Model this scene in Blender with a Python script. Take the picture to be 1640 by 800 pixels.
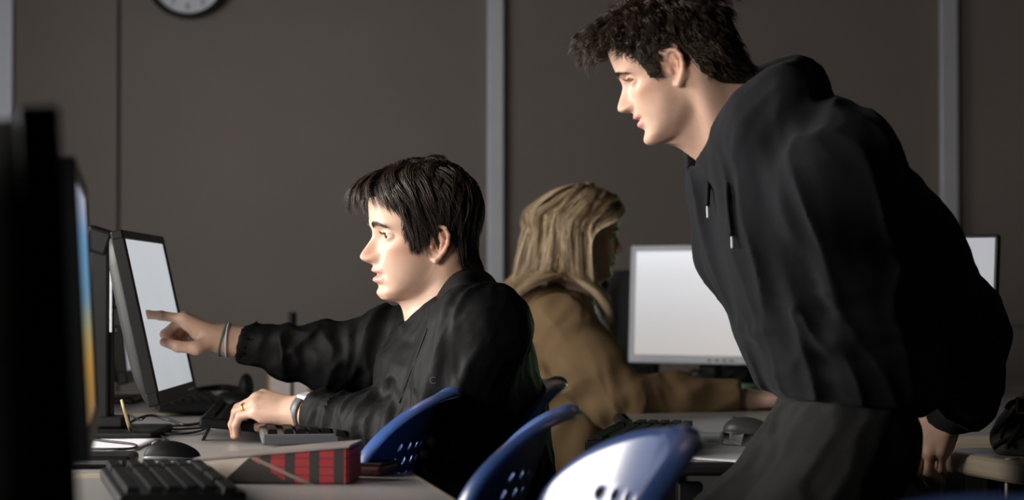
import bpy, bmesh, math, random
import numpy as np
from mathutils import Vector, Matrix

# ---------------------------------------------------------------- clear
for o in list(bpy.data.objects):
    bpy.data.objects.remove(o, do_unlink=True)
scene = bpy.context.scene
COL = scene.collection

# ---------------------------------------------------------------- camera
FPX = 3400.0                     # focal length in pixels of a 1640 wide frame
ZC = 1.03
TH = math.atan(66 / FPX)         # slight upward pitch
cam_d = bpy.data.cameras.new('camera')
cam_d.sensor_fit = 'HORIZONTAL'; cam_d.sensor_width = 36.0
cam_d.lens = 36.0 * FPX / 1640.0
cam_d.clip_start = 0.05; cam_d.clip_end = 60
cam_d.dof.use_dof = True; cam_d.dof.focus_distance = 3.52; cam_d.dof.aperture_fstop = 4.0
cam = bpy.data.objects.new('camera', cam_d); COL.objects.link(cam)
cam.location = (0, 0, ZC); cam.rotation_euler = (math.radians(90) + TH, 0, 0)
scene.camera = cam

def P(px, py, D):
    """the point of the room seen at a pixel of the photograph, at depth D"""
    xc = (px - 820) / FPX * D; yc = (400 - py) / FPX * D
    return np.array((xc, D * math.cos(TH) - yc * math.sin(TH), ZC + D * math.sin(TH) + yc * math.cos(TH)))

# ---------------------------------------------------------------- world, exposure, side lights added at the left wall
world = bpy.data.worlds.new('world'); scene.world = world; world.use_nodes = True
bg = world.node_tree.nodes['Background']
bg.inputs[0].default_value = (0.62, 0.72, 1.0, 1); bg.inputs[1].default_value = 0.6
vs = scene.view_settings
vs.view_transform = 'Standard'; vs.look = 'None'; vs.gamma = 1; vs.use_curve_mapping = False
vs.exposure = 0.0

def area(name, loc, target, sx, sy, power, color, spread=180):
    l = bpy.data.lights.new(name, 'AREA'); l.shape = 'RECTANGLE'; l.size = sx; l.size_y = sy
    l.energy = power; l.color = color; l.spread = math.radians(spread)
    o = bpy.data.objects.new(name, l); COL.objects.link(o); o.location = loc
    o.rotation_euler = (Vector(target) - Vector(loc)).to_track_quat('-Z', 'Y').to_euler()
    return o
WX = -1.95                       # left wall, out of view; its windows are made up to carry the lights
ADDED_WIN = [(1.15, 2.05, 0.95, 2.05), (2.85, 4.15, 0.95, 2.05), (5.0, 6.4, 0.95, 2.05)]
area('window_daylight', (WX + 0.04, 1.6, 1.50), (0.0, 3.2, 1.15), .85, 1.0, 30, (1.0, 0.94, 0.88), 124)  # added fill for the pointing hand and the near cheeks
area('window_daylight', (WX + 0.04, 3.5, 1.50), (0.0, 3.5, 1.15), 1.2, 1.0, 30, (1.0, 0.94, 0.88), 104)  # added key light for the fronts of the faces
area('window_daylight', (WX + 0.04, 5.7, 1.50), (-.9, 7.0, 1.45), 1.3, 1.0, 15, (0.97, 0.97, 1.0), 150)  # added to brighten the left part of the back wall

# ---------------------------------------------------------------- helpers
def link(o, parent=None):
    COL.objects.link(o)
    if parent is not None: o.parent = parent
    return o
def tag(o, label=None, cat=None, group=None, kind=None):
    if label: o['label'] = label
    if cat: o['category'] = cat
    if group: o['group'] = group
    if kind: o['kind'] = kind
    return o
def thing(name, label, cat, loc=(0, 0, 0), rot=(0, 0, 0), group=None):
    o = bpy.data.objects.new(name, None); COL.objects.link(o); o.empty_display_size = .05
    o.location = loc; o.rotation_euler = rot
    return tag(o, label, cat, group)
def from_bm(name, bm, mat, parent=None, smooth=False):
    me = bpy.data.meshes.new(name); bm.normal_update(); bm.to_mesh(me); bm.free()
    me.materials.append(mat)
    if smooth:
        for p in me.polygons: p.use_smooth = True
    return link(bpy.data.objects.new(name, me), parent)
def from_np(name, V, F, mat, parent=None, smooth=True, col=None):
    me = bpy.data.meshes.new(name)
    V = np.asarray(V, np.float32); F = np.asarray(F, np.int32)
    me.vertices.add(len(V)); me.vertices.foreach_set('co', V.ravel())
    k = F.shape[1]
    me.loops.add(F.size); me.loops.foreach_set('vertex_index', F.ravel())
    me.polygons.add(len(F))
    me.polygons.foreach_set('loop_start', np.arange(0, F.size, k, dtype=np.int32))
    me.polygons.foreach_set('loop_total', np.full(len(F), k, np.int32))
    me.polygons.foreach_set('use_smooth', np.full(len(F), smooth, bool))
    if col is not None:
        a = me.color_attributes.new('Col', 'FLOAT_COLOR', 'POINT')
        c = np.ones((len(V), 4), np.float32); c[:, :3] = col
        a.data.foreach_set('color', c.ravel())
    me.update(); me.validate()
    me.materials.append(mat)
    return link(bpy.data.objects.new(name, me), parent)
def add_box(bm, size, loc=(0, 0, 0), rot=None, bevel=0, seg=2):
    r = bmesh.ops.create_cube(bm, size=1.0)
    M = Matrix.Translation(Vector(loc)) @ (rot.to_4x4() if rot is not None else Matrix.Identity(4)) @ Matrix.Diagonal((*size, 1))
    bmesh.ops.transform(bm, matrix=M, verts=r['verts'])
    if bevel:
        es = set(e for v in r['verts'] for e in v.link_edges)
        bmesh.ops.bevel(bm, geom=list(es), offset=bevel, segments=seg, affect='EDGES', profile=.5)
def add_cyl(bm, r1, r2, h, loc=(0, 0, 0), rot=None, seg=32):
    M = Matrix.Translation(Vector(loc)) @ (rot.to_4x4() if rot is not None else Matrix.Identity(4))
    bmesh.ops.create_cone(bm, cap_ends=True, segments=seg, radius1=r1, radius2=r2, depth=h, matrix=M)
def box(name, size, loc, mat, parent=None, bevel=.002, rot=None, seg=2):
    bm = bmesh.new(); add_box(bm, size, loc, rot, bevel, seg)
    return from_bm(name, bm, mat, parent, False)
def smooth_pts(pts, n):
    p = np.array(pts, float); out = []
    for i in range(len(p) - 1):
        p0 = p[max(i - 1, 0)]; p1 = p[i]; p2 = p[i + 1]; p3 = p[min(i + 2, len(p) - 1)]
        for t in np.linspace(0, 1, n, endpoint=False):
            out.append(.5 * ((2 * p1) + (-p0 + p2) * t + (2 * p0 - 5 * p1 + 4 * p2 - p3) * t * t + (-p0 + 3 * p1 - 3 * p2 + p3) * t ** 3))
    out.append(p[-1]); return np.array(out)
def tube(name, pts, r, mat, parent=None, seg=8, n=6):
    c = smooth_pts(pts, n); m = len(c)
    rad = np.interp(np.linspace(0, 1, m), np.linspace(0, 1, np.size(r)), np.atleast_1d(r))
    V = []; up = np.array((0, 0, 1.0)); T0 = c[1] - c[0]
    if abs(T0[2]) > .9 * np.linalg.norm(T0): up = np.array((0, 1.0, 0))
    for i in range(m):
        T = c[min(i + 1, m - 1)] - c[max(i - 1, 0)]; T = T / (np.linalg.norm(T) + 1e-9)
        A = np.cross(T, up); A /= np.linalg.norm(A) + 1e-9; B = np.cross(A, T); up = B
        for k in range(seg):
            a = 2 * math.pi * k / seg; V.append(c[i] + rad[i] * (math.cos(a) * A + math.sin(a) * B))
    F = []
    for i in range(m - 1):
        for k in range(seg):
            F.append((i * seg + k, i * seg + (k + 1) % seg, (i + 1) * seg + (k + 1) % seg, (i + 1) * seg + k))
    V.append(c[0]); V.append(c[-1]); a, b = len(V) - 2, len(V) - 1
    for k in range(seg):
        F.append((a, a, (k + 1) % seg, k)); F.append((b, b, (m - 1) * seg + k, (m - 1) * seg + (k + 1) % seg))
    bm = bmesh.new(); vv = [bm.verts.new(v) for v in V]
    for f in F:
        q = [vv[i] for i in dict.fromkeys(f)]
        try: bm.faces.new(q)
        except ValueError: pass
    bmesh.ops.recalc_face_normals(bm, faces=bm.faces)
    return from_bm(name, bm, mat, parent, True)
def loft(name, curves, mat, parent=None, thick=.003, nu=6, nv=6, offset=0):
    """surface through a list of point lists, thickened"""
    C = [smooth_pts(c, nu) for c in curves]
    m = len(C[0]); rows = []
    for j in range(m): rows.append(smooth_pts([c[j] for c in C], nv))
    V = np.array(rows); n = V.shape[1]
    F = [(i * n + j, i * n + j + 1, (i + 1) * n + j + 1, (i + 1) * n + j) for i in range(m - 1) for j in range(n - 1)]
    o = from_np(name, V.reshape(-1, 3), F, mat, parent)
    md = o.modifiers.new('solid', 'SOLIDIFY'); md.thickness = thick; md.offset = offset
    return o
def copy_tree(o, parent=None):
    c = o.copy(); COL.objects.link(c)
    if parent is not None: c.parent = parent
    for ch in list(o.children): copy_tree(ch, c)
    return c

# ---------------------------------------------------------------- materials
def mat(name, color, rough=.6, var=.12, scale=12, bump=0, bscale=200, metal=0, spec=.5, emit=None, estr=0, sheen=0, coat=0, attr=False, sss=0, stretch=None):
    m = bpy.data.materials.new(name); m.use_nodes = True
    nt = m.node_tree; b = nt.nodes['Principled BSDF']
    b.inputs['Roughness'].default_value = rough; b.inputs['Metallic'].default_value = metal
    b.inputs['Specular IOR Level'].default_value = spec
    if sheen: b.inputs['Sheen Weight'].default_value = sheen; b.inputs['Sheen Roughness'].default_value = .5
    if coat: b.inputs['Coat Weight'].default_value = coat; b.inputs['Coat Roughness'].default_value = .15
    if sss:
        b.inputs['Subsurface Weight'].default_value = sss; b.inputs['Subsurface Radius'].default_value = (1, .35, .2); b.inputs['Subsurface Scale'].default_value = .006
    tc = nt.nodes.new('ShaderNodeTexCoord'); src = tc.outputs['Object']
    if stretch:
        mp = nt.nodes.new('ShaderNodeMapping'); mp.inputs['Scale'].default_value = stretch
        nt.links.new(src, mp.inputs[0]); src = mp.outputs[0]
    nz = nt.nodes.new('ShaderNodeTexNoise'); nz.inputs['Scale'].default_value = scale; nz.inputs['Detail'].default_value = 4
    nt.links.new(src, nz.inputs['Vector'])
    mx = nt.nodes.new('ShaderNodeMix'); mx.data_type = 'RGBA'; mx.blend_type = 'MULTIPLY'; mx.inputs[0].default_value = 1.0
    rm = nt.nodes.new('ShaderNodeMapRange'); rm.inputs['To Min'].default_value = 1 - var * 1.5; rm.inputs['To Max'].default_value = 1 + var * 1.5
    nt.links.new(nz.outputs['Fac'], rm.inputs['Value']); nt.links.new(rm.outputs[0], mx.inputs[7])
    if attr:
        at = nt.nodes.new('ShaderNodeAttribute'); at.attribute_name = 'Col'; nt.links.new(at.outputs['Color'], mx.inputs[6])
    else: mx.inputs[6].default_value = (*color, 1)
    nt.links.new(mx.outputs[2], b.inputs['Base Color'])
    if bump:
        n2 = nt.nodes.new('ShaderNodeTexNoise'); n2.inputs['Scale'].default_value = bscale; n2.inputs['Detail'].default_value = 3
        nt.links.new(src, n2.inputs['Vector'])
        bp = nt.nodes.new('ShaderNodeBump'); bp.inputs['Strength'].default_value = bump; bp.inputs['Distance'].default_value = .002
        nt.links.new(n2.outputs['Fac'], bp.inputs['Height']); nt.links.new(bp.outputs[0], b.inputs['Normal'])
    if emit:
        b.inputs['Emission Color'].default_value = (*emit, 1); b.inputs['Emission Strength'].default_value = estr
    return m
def screen_mat(name, stops, axis, strength, lo, hi, streak=0):
    """a lit display: colours along one local axis"""
    m = bpy.data.materials.new(name); m.use_nodes = True; nt = m.node_tree; b = nt.nodes['Principled BSDF']
    b.inputs['Base Color'].default_value = (.02, .02, .022, 1); b.inputs['Roughness'].default_value = .35
    tc = nt.nodes.new('ShaderNodeTexCoord'); sp = nt.nodes.new('ShaderNodeSeparateXYZ'); nt.links.new(tc.outputs['Object'], sp.inputs[0])
    mr = nt.nodes.new('ShaderNodeMapRange'); mr.inputs[1].default_value = lo; mr.inputs[2].default_value = hi
    nt.links.new(sp.outputs[axis], mr.inputs[0]); src = mr.outputs[0]
    if streak:
        nz = nt.nodes.new('ShaderNodeTexNoise'); nz.inputs['Scale'].default_value = 9; nt.links.new(tc.outputs['Object'], nz.inputs['Vector'])
        ma = nt.nodes.new('ShaderNodeMath'); ma.operation = 'MULTIPLY_ADD'; ma.inputs[1].default_value = streak
        nt.links.new(nz.outputs['Fac'], ma.inputs[0]); nt.links.new(src, ma.inputs[2]); src = ma.outputs[0]
    cr = nt.nodes.new('ShaderNodeValToRGB'); e = cr.color_ramp.elements
    while len(e) < len(stops): e.new(.5)
    for k, (p, c) in enumerate(stops): e[k].position = p; e[k].color = (*c, 1)
    nt.links.new(src, cr.inputs[0]); nt.links.new(cr.outputs[0], b.inputs['Emission Color'])
    b.inputs['Emission Strength'].default_value = strength
    return m

M = {}
M['wall'] = mat('wall_paint', (.225, .188, .158), .85, .05, 3, .15, 90)
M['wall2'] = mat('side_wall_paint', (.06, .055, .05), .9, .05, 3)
M['trim'] = mat('trim_metal', (.62, .62, .65), .45, .06, 8, metal=.2)
M['white_trim'] = mat('white_trim', (.80, .82, .88), .5, .04, 8)
M['floor'] = mat('floor_carpet', (.055, .055, .06), .95, .3, 40, .4, 300)
M['ceiling'] = mat('ceiling_tile', (.07, .07, .07), .9, .08, 20)
M['desk'] = mat('desk_laminate', (.29, .278, .27), .36, .14, 6, .05, 160, stretch=(1, .15, 1))
M['desk_edge'] = mat('desk_edge_beige', (.40, .34, .25), .5, .08, 14)
M['leg'] = mat('metal_leg_dark', (.03, .03, .032), .4, .1, 20, metal=.6)
M['black'] = mat('black_plastic', (.006, .006, .0065), .40, .15, 30, .08, 500, spec=.28)
M['black_matte'] = mat('black_matte_plastic', (.0055, .0055, .006), .6, .15, 30, .1, 600)
M['key'] = mat('key_plastic', (.0062, .0062, .0068), .5, .15, 60, spec=.14)
M['silver'] = mat('silver_plastic', (.55, .56, .60), .35, .05, 20)
M['dgrey'] = mat('dark_grey_plastic', (.10, .10, .105), .4, .1, 20)
M['chrome'] = mat('chrome', (.7, .7, .72), .2, .03, 20, metal=1)
M['blue'] = mat('blue_polypropylene', (.045, .105, .32), .34, .08, 9, .10, 350, spec=.6, coat=.6)
M['paper'] = mat('paper_white', (.72, .73, .76), .8, .03, 30)
M['cable'] = mat('black_cable', (.012, .012, .012), .4, .1, 40)
M['cable_beige'] = mat('beige_cable', (.42, .31, .14), .5, .1, 40)
M['wood'] = mat('light_wood', (.30, .18, .06), .5, .2, 8, stretch=(1, 1, 6))
M['cream'] = mat('cream_plastic', (.62, .52, .46), .5, .06, 10)
M['bag'] = mat('black_nylon', (.012, .012, .013), .7, .2, 50, .4, 700)
M['glass'] = mat('window_glass', (.9, .93, .95), .05, .02, 3)
M['glass'].node_tree.nodes['Principled BSDF'].inputs['Transmission Weight'].default_value = 1.0
# ================================================================ the room
YB = 7.6
def wx(px): return (px - 820) / FPX * YB
RX = 3.4; CZ = 2.75; YF = -1.6
def struct(name, size, loc, m, parent=None, bevel=0):
    o = box(name, size, loc, m, parent, bevel)
    if parent is None: o['kind'] = 'structure'
    return o
struct('floor', (RX - WX + .4, YB - YF + .4, .1), ((RX + WX) / 2, (YB + YF) / 2, -.05), M['floor'])
struct('ceiling', (RX - WX + .4, YB - YF + .4, .1), ((RX + WX) / 2, (YB + YF) / 2, CZ + .05), M['ceiling'])
wb = struct('wall_back', (RX - WX + .4, .1, CZ), ((RX + WX) / 2, YB + .07, CZ / 2), M['wall2'])
for a, b in ((WX, wx(-4)), (wx(22), wx(187)), (wx(192), wx(781)), (wx(807), wx(1505)), (wx(1533), RX)):
    struct('wall_panel', (b - a, .02, CZ), ((a + b) / 2, YB + .01, CZ / 2), M['wall'], wb, .003)
struct('wall_right', (.1, YB - YF, CZ), (RX + .05, (YB + YF) / 2, CZ / 2), M['wall2'])
struct('wall_front', (RX - WX, .1, CZ), ((RX + WX) / 2, YF - .05, CZ / 2), M['wall2'])
z0, z1 = ADDED_WIN[0][2], ADDED_WIN[0][3]
bm = bmesh.new(); ya = YF
for y0, y1, _, _ in ADDED_WIN + [(YB, YB, 0, 0)]:
    add_box(bm, (.1, y0 - ya, CZ), (WX - .05, (y0 + ya) / 2, CZ / 2)); ya = y1
    if y1 > y0:
        add_box(bm, (.1, y1 - y0, z0), (WX - .05, (y1 + y0) / 2, z0 / 2)); add_box(bm, (.1, y1 - y0, CZ - z1), (WX - .05, (y1 + y0) / 2, (CZ + z1) / 2))
from_bm('wall_left', bm, M['wall2'])['kind'] = 'structure'
for wi, (y0, y1, _, _) in enumerate(ADDED_WIN):  # invented window frames, unseen, around the added side lights
    bm = bmesh.new()
    for yy in (y0, y1, (y0 + y1) / 2): add_box(bm, (.06, .05, z1 - z0 + .05), (WX - .02, yy, (z0 + z1) / 2), None, .004)
    for zz in (z0, z1): add_box(bm, (.06, y1 - y0, .05), (WX - .02, (y0 + y1) / 2, zz), None, .004)
    wn = from_bm('window_%d' % (wi + 1), bm, M['white_trim']); wn['kind'] = 'structure'
    for k in (0, 1):
        box('pane', (.006, (y1 - y0) / 2 - .05, z1 - z0 - .05), (WX - .05, y0 + (y1 - y0) * (.25 + .5 * k), (z0 + z1) / 2), M['glass'], wn, 0)
def strip(name, pa, pb, depth, m, za=0, zb=CZ):
    a, b = wx(pa), wx(pb)
    return struct(name, (b - a, depth, zb - za), ((a + b) / 2, YB - depth / 2, (za + zb) / 2), m, None, .004)
strip('trim_1', -4, 21, .03, M['white_trim'])
strip('trim_2', 781, 807, .035, M['trim'])
strip('trim_3', 1505, 1533, .035, M['trim'])
strip('trim_4', 1536, 1980, .02, M['wall'], .905, .925)
struct('baseboard_back', (RX - WX, .02, .1), ((RX + WX) / 2, YB - .01, .05), M['black_matte'])

# ---------------------------------------------------------------- wall clock
ck = thing('wall_clock', 'round black rimmed clock with white face hanging high on the wall', 'clock')
cc = P(301, -37, 7.56); ck.location = cc
RXm = Matrix.Rotation(math.radians(90), 3, 'X')
bm = bmesh.new(); add_cyl(bm, .132, .132, .012, (0, .008, 0), RXm, 64); from_bm('clock_face', bm, M['paper'], ck)
bm = bmesh.new()
prof = [(.150, .02), (.152, -.012), (.146, -.022), (.136, -.022), (.130, -.006), (.130, .02)]
n = 64
vv = [[bm.verts.new((r * math.cos(2 * math.pi * k / n), d, r * math.sin(2 * math.pi * k / n))) for r, d in prof] for k in range(n)]
for k in range(n):
    for j in range(len(prof)):
        bm.faces.new((vv[k][j], vv[(k + 1) % n][j], vv[(k + 1) % n][(j + 1) % len(prof)], vv[k][(j + 1) % len(prof)]))
bmesh.ops.recalc_face_normals(bm, faces=bm.faces); from_bm('rim', bm, M['black'], ck, True)
def text_mesh(name, s, size, m, parent, loc, rot):
    c = bpy.data.curves.new(name, 'FONT'); c.body = s; c.size = size; c.align_x = 'CENTER'; c.align_y = 'CENTER'; c.extrude = .0006
    t = bpy.data.objects.new(name + '_curve', c); COL.objects.link(t)
    dg = bpy.context.evaluated_depsgraph_get(); me = bpy.data.meshes.new_from_object(t.evaluated_get(dg))
    bpy.data.objects.remove(t, do_unlink=True); me.name = name; me.materials.clear(); me.materials.append(m)
    o = link(bpy.data.objects.new(name, me), parent); o.location = loc; o.rotation_euler = rot
    return o
for h in range(1, 13):
    a = math.radians(90 - 30 * h)
    text_mesh('numeral', str(h), .034, M['black'], ck, (.105 * math.cos(a), -.0005, .105 * math.sin(a)), (math.radians(90), 0, 0))
for L, a, w in ((.07, 35, .008), (.1, 130, .005)):
    bm = bmesh.new(); a = math.radians(a)
    add_box(bm, (L, .002, w), (L / 2 * math.cos(a), -.004, L / 2 * math.sin(a)), Matrix.Rotation(-a, 3, 'Y')); from_bm('clock_hand', bm, M['black'], ck)

# ================================================================ desks
ZD = .765
def on_desk(px, py):
    """point on the desk surface seen at a pixel"""
    D = (ZC - ZD) / ((py - 400) / FPX * math.cos(TH) - math.sin(TH)); return P(px, py, D)
def desk(label, corner, length, depth, ang, legs=True, edge='desk_edge', group=None, th=.036):
    """corner: user-side near corner; length runs along local +Y, depth along local -X"""
    t = thing('computer_desk', label, 'desk', (corner[0], corner[1], 0), (0, 0, ang), group)
    bm = bmesh.new(); add_box(bm, (depth - .03, length - .06, th - .002), (-depth / 2, length / 2, ZD - th / 2 + .001), None, .001)
    from_bm('desk_top', bm, M['desk'], t)
    # rounded moulded edge band
    R = .017
    pts = [(-.015, .03), (-.015, length - .03), (-depth + .015, length - .03), (-depth + .015, .03)]
    bm = bmesh.new()
    add_box(bm, (.032, length, th), (-.016, length / 2, ZD - th / 2), None, th / 3, 3)
    add_box(bm, (depth - .06, .032, th), (-depth / 2, .016, ZD - th / 2), None, th / 3, 3)
    add_box(bm, (depth - .06, .032, th), (-depth / 2, length - .016, ZD - th / 2), None, th / 3, 3)
    add_box(bm, (.032, length, th), (-depth + .016, length / 2, ZD - th / 2), None, th / 3, 3)
    from_bm('edge_band', bm, M[edge], t)
    if legs:
        for sx in (-depth + .06, -.12):
            for sy in (.08, length - .08):
                bm = bmesh.new(); add_box(bm, (.04, .04, ZD - .036), (sx, sy, (ZD - .036) / 2), None, .004); from_bm('leg', bm, M['leg'], t)
        bm = bmesh.new(); add_box(bm, (.02, length - .2, .3), (-depth + .06, length / 2, ZD - .2)); from_bm('modesty_panel', bm, M['black_matte'], t)
    return t
AR = math.radians(10.5)
ER = np.array((-math.sin(AR), math.cos(AR), 0)); EO = np.array((math.cos(AR), math.sin(AR), 0))
cA = on_desk(619, 752); cB = on_desk(665, 753); cA[2] = cB[2] = 0
desk('grey laminate desk under the grey screen the seated boy points at', cA, 1.5, .76, AR)
desk('grey laminate desk carrying the red plaid box, with a corner by the blue chairs', cB - ER * 1.5, 1.492, .80, AR)
desk('grey laminate desk at the far end of the monitor row behind the pointing hand', cA + ER * 1.52 + EO * .02, 1.0, .76, AR)
desk('desk with papers and keyboard in front of the blonde girl', np.array((.605, 3.28, 0)), 2.95, .385, 0, edge='black_matte', th=.02)
desk('desk with thick beige edge gripped by the standing boy', on_desk(1508, 721) * np.array((1, 1, 0)) + np.array((-.012, .05, 0)), 1.3, .85, math.pi + math.radians(15))
desk('desk under the black edged monitor behind the standing boy', np.array((1.62, 3.88, 0)), 1.9, .86, 0)
desk('far grey desk along the wall beyond the standing boy', np.array((2.7, 5.85, 0)), .75, 1.42, 0)

# ================================================================ monitors
def monitor(label, loc, ang, w, h, zc, tilt, scr, bezel='black', back='black_matte', bz=.018, depth=.055, col='black', col_top=None, thick=.022, base=(.20, .24), panel_x=.07, group=None, chin=.03, col_x=-.045):
    t = thing('monitor', label, 'monitor', loc, (0, 0, ang), group)
    R = Matrix.Rotation(-tilt, 3, 'Y')
    def loc_of(v): 
        q = R @ Vector(v); return Vector((q.x + panel_x, q.y, q.z + zc))
    def fin(bm, name, m, par=t, sm=False):
        for v in bm.verts: v.co = loc_of(v.co)
        return from_bm(name, bm, m, par, sm)
    bm = bmesh.new()
    add_box(bm, (thick, w, bz), (0, 0, h / 2 - bz / 2), None, .003)
    add_box(bm, (thick, w, chin), (0, 0, -h / 2 + chin / 2), None, .003)
    for s in (-1, 1): add_box(bm, (thick, bz, h - bz - chin + .004), (0, s * (w / 2 - bz / 2), (chin - bz) / 2), None, .002)
    fr = fin(bm, 'bezel', M[bezel])
    bm = bmesh.new(); add_box(bm, (.004, w - 2 * bz + .002, h - bz - chin + .002), (thick / 2 - .005, 0, (chin - bz) / 2))
    o = from_bm('screen', bm, scr, t); o.matrix_local = Matrix.Translation(loc_of((0, 0, 0))) @ R.to_4x4()
    # bulged back shell
    bm = bmesh.new(); rings = []
    for k, (fx, fw, fh) in enumerate(((0, 1, 1), (.3, .985, .98), (.65, .86, .82), (.9, .66, .6), (1, .5, .44))):
        ww, hh, xx = w / 2 * fw, h / 2 * fh, -thick / 2 - depth * fx + .001
        ring = []
        for a in range(32):
            an = 2 * math.pi * a / 32; c, s = math.cos(an), math.sin(an); e = .28 if k < 2 else .4
            ring.append(bm.verts.new((xx, ww * math.copysign(abs(c) ** e, c), hh * math.copysign(abs(s) ** e, s))))
        rings.append(ring)
    for i in range(len(rings) - 1):
        for a in range(32): bm.faces.new((rings[i][a], rings[i][(a + 1) % 32], rings[i + 1][(a + 1) % 32], rings[i + 1][a]))
    bm.faces.new(rings[-1]); bmesh.ops.recalc_face_normals(bm, faces=bm.faces)
    bs = fin(bm, 'back_shell', M[back], t, True)
    for k in range(5):
        bm = bmesh.new(); add_box(bm, (.003, w * .3, .004), (-thick / 2 - depth * .98, 0, h * .12 + .012 * k)); fin(bm, 'vent_slot', M['black'], bs)
    # stand: base plate, foot block, column, arm
    bm = bmesh.new(); add_box(bm, (base[0], base[1], .014), (0, 0, ZD + .007), None, .006, 3); from_bm('base_plate', bm, M[bezel if bezel == 'silver' else 'black'], t)
    bm = bmesh.new(); add_box(bm, (.075, .08, .022), (col_x + .01, 0, ZD + .025), None, .005); from_bm('foot_block', bm, M['black'], t)
    top = col_top if col_top else zc + .03
    bm = bmesh.new(); add_box(bm, (.042, .055, top - ZD - .02), (col_x, 0, (top + ZD + .02) / 2), None, .008, 3)
    cl = from_bm('stand_column', bm, M[col], t)
    for s in (-1, 1):
        bm = bmesh.new(); add_box(bm, (.005, .004, (top - ZD) * .34), (col_x + .023, s * .029, ZD + (top - ZD) * .68), None, .001); from_bm('silver_strip', bm, M['silver'], cl)
    bm = bmesh.new(); add_box(bm, (panel_x + .03, .05, .04), (panel_x / 2 - .045, 0, zc), None, .006); from_bm('tilt_arm', bm, M['black'], t)
    if col_top:
        bm = bmesh.new(); add_box(bm, (.05, .06, .05), (col_x - .003, 0, top - .015), Matrix.Rotation(math.radians(18), 3, 'Y'), .008, 3); from_bm('column_cap', bm, M['black'], cl)
        bm = bmesh.new(); add_box(bm, (.014, .064, .044), (col_x - .030, 0, top - .014), Matrix.Rotation(math.radians(18), 3, 'Y'), .002, 2); from_bm('cap_plate', bm, M['silver'], cl)
    for k in range(4):
        bm = bmesh.new(); add_box(bm, (.004, .012, .005), (thick / 2, w * .5 - .05 - .022 * k, -h / 2 + chin * .45), None, .001); fin(bm, 'button', M['silver' if bezel != 'silver' else 'dgrey'], fr)
    return t
G = lambda v: (v, v, v)
S3 = screen_mat('screen_pale_page', [(0, (.52, .54, .56)), (.5, (.60, .63, .66)), (1, (.66, .69, .73))], 2, .78, -.16, .16, .35)
S2 = screen_mat('screen_wallpaper', [(0, (.45, .42, .40)), (.22, (.25, .14, .05)), (.42, (.45, .24, .03)), (.55, (.30, .30, .16)), (.66, (.08, .25, .40)), (.85, (.10, .28, .50)), (1, (.42, .42, .55))], 2, .8, -.16, .15, .18)
SW = screen_mat('screen_white_page', [(0, (.54, .50, .46)), (.35, (.60, .58, .58)), (.75, (.74, .74, .77)), (1, (.92, .93, .97))], 2, .86, -.15, .15)
SG = screen_mat('screen_green_page', [(0, (.32, .88, .20)), (1, (.42, .92, .30))], 2, 1.9, -.15, .15)
SR = screen_mat('screen_grey_page', [(0, (.30, .31, .35)), (1, (.40, .41, .46))], 2, .8, -.15, .15)
def at_desk(px, py, D):
    p = P(px, py, D); return (p[0], p[1], 0)
c3 = P(237, 507, 3.92)
m3 = monitor('black monitor with pale grey screen touched by the pointing finger', (c3[0] - .07, c3[1], 0), math.radians(0.5), .465, .313, c3[2], math.radians(12.5), S3, col_top=1.137, panel_x=.085, chin=.024, depth=.034, bz=.016, col_x=-.016)
near2, far2 = P(104, 466, 1.95), P(127, 466, 2.50)
c2 = (near2 + far2) / 2; d2 = far2 - near2
monitor('black monitor with blue and orange wallpaper on its screen', (c2[0] - .07, c2[1], 0), math.atan2(-d2[0], d2[1]), float(np.hypot(d2[0], d2[1])), .285, 1.155 - .1425, math.radians(3), S2, depth=.05, chin=.026, thick=.03)
near1 = P(78, 466, 1.41); d1 = np.array((-.135, .48, 0)); c1 = near1 + d1 / 2
monitor('black monitor at the row end, its dark bulging back towards the wall', (c1[0] - .07, c1[1], 0), math.atan2(-d1[0], d1[1]), .50, .33, 1.155 - .165, math.radians(3), SR, depth=.10, thick=.028)
cw = P(1106, 487, 5.7); nw = math.atan2(-.839, -.545)
mw = monitor('silver framed monitor glowing white in front of the blonde girl', (cw[0] - .07 * math.cos(nw), cw[1] - .07 * math.sin(nw), 0), nw, .365, .318, cw[2], math.radians(3), SW, bezel='silver', bz=.016, chin=.022, depth=.07)
cg = P(1330, 487, 5.55)
ng = math.atan2(-.55, -.83)
monitor('silver framed monitor with green screen behind the standing boy', (cg[0] - .07 * math.cos(ng), cg[1] - .07 * math.sin(ng), 0), ng, .365, .318, cg[2], math.radians(3), SG, bezel='silver', bz=.016, chin=.022, depth=.07)
cr = P(1443, 470, 4.35); nr = math.radians(-118)
monitor('black edged monitor half hidden by the standing boy\'s back', (cr[0] - .07 * math.cos(nr), cr[1] - .07 * math.sin(nr), 0), nr, .40, .26, 1.015, math.radians(8), SR, depth=.03, bz=.007, chin=.02, bezel='black')
ck_ = P(982, 515, 6.3); nk = math.radians(12)
monitor('black monitor turned away beside the blonde girl\'s face, with silver column', (ck_[0], ck_[1], 0), nk, .40, .31, ck_[2], math.radians(2), SR, col='silver', col_top=1.06)
m_far = P(190, 540, 5.1)
monitor('black monitor at the far end of the row behind the grey screen', (m_far[0] - .05, m_far[1], 0), math.radians(4), .46, .31, .97, math.radians(6), SR, depth=.05)

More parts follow.
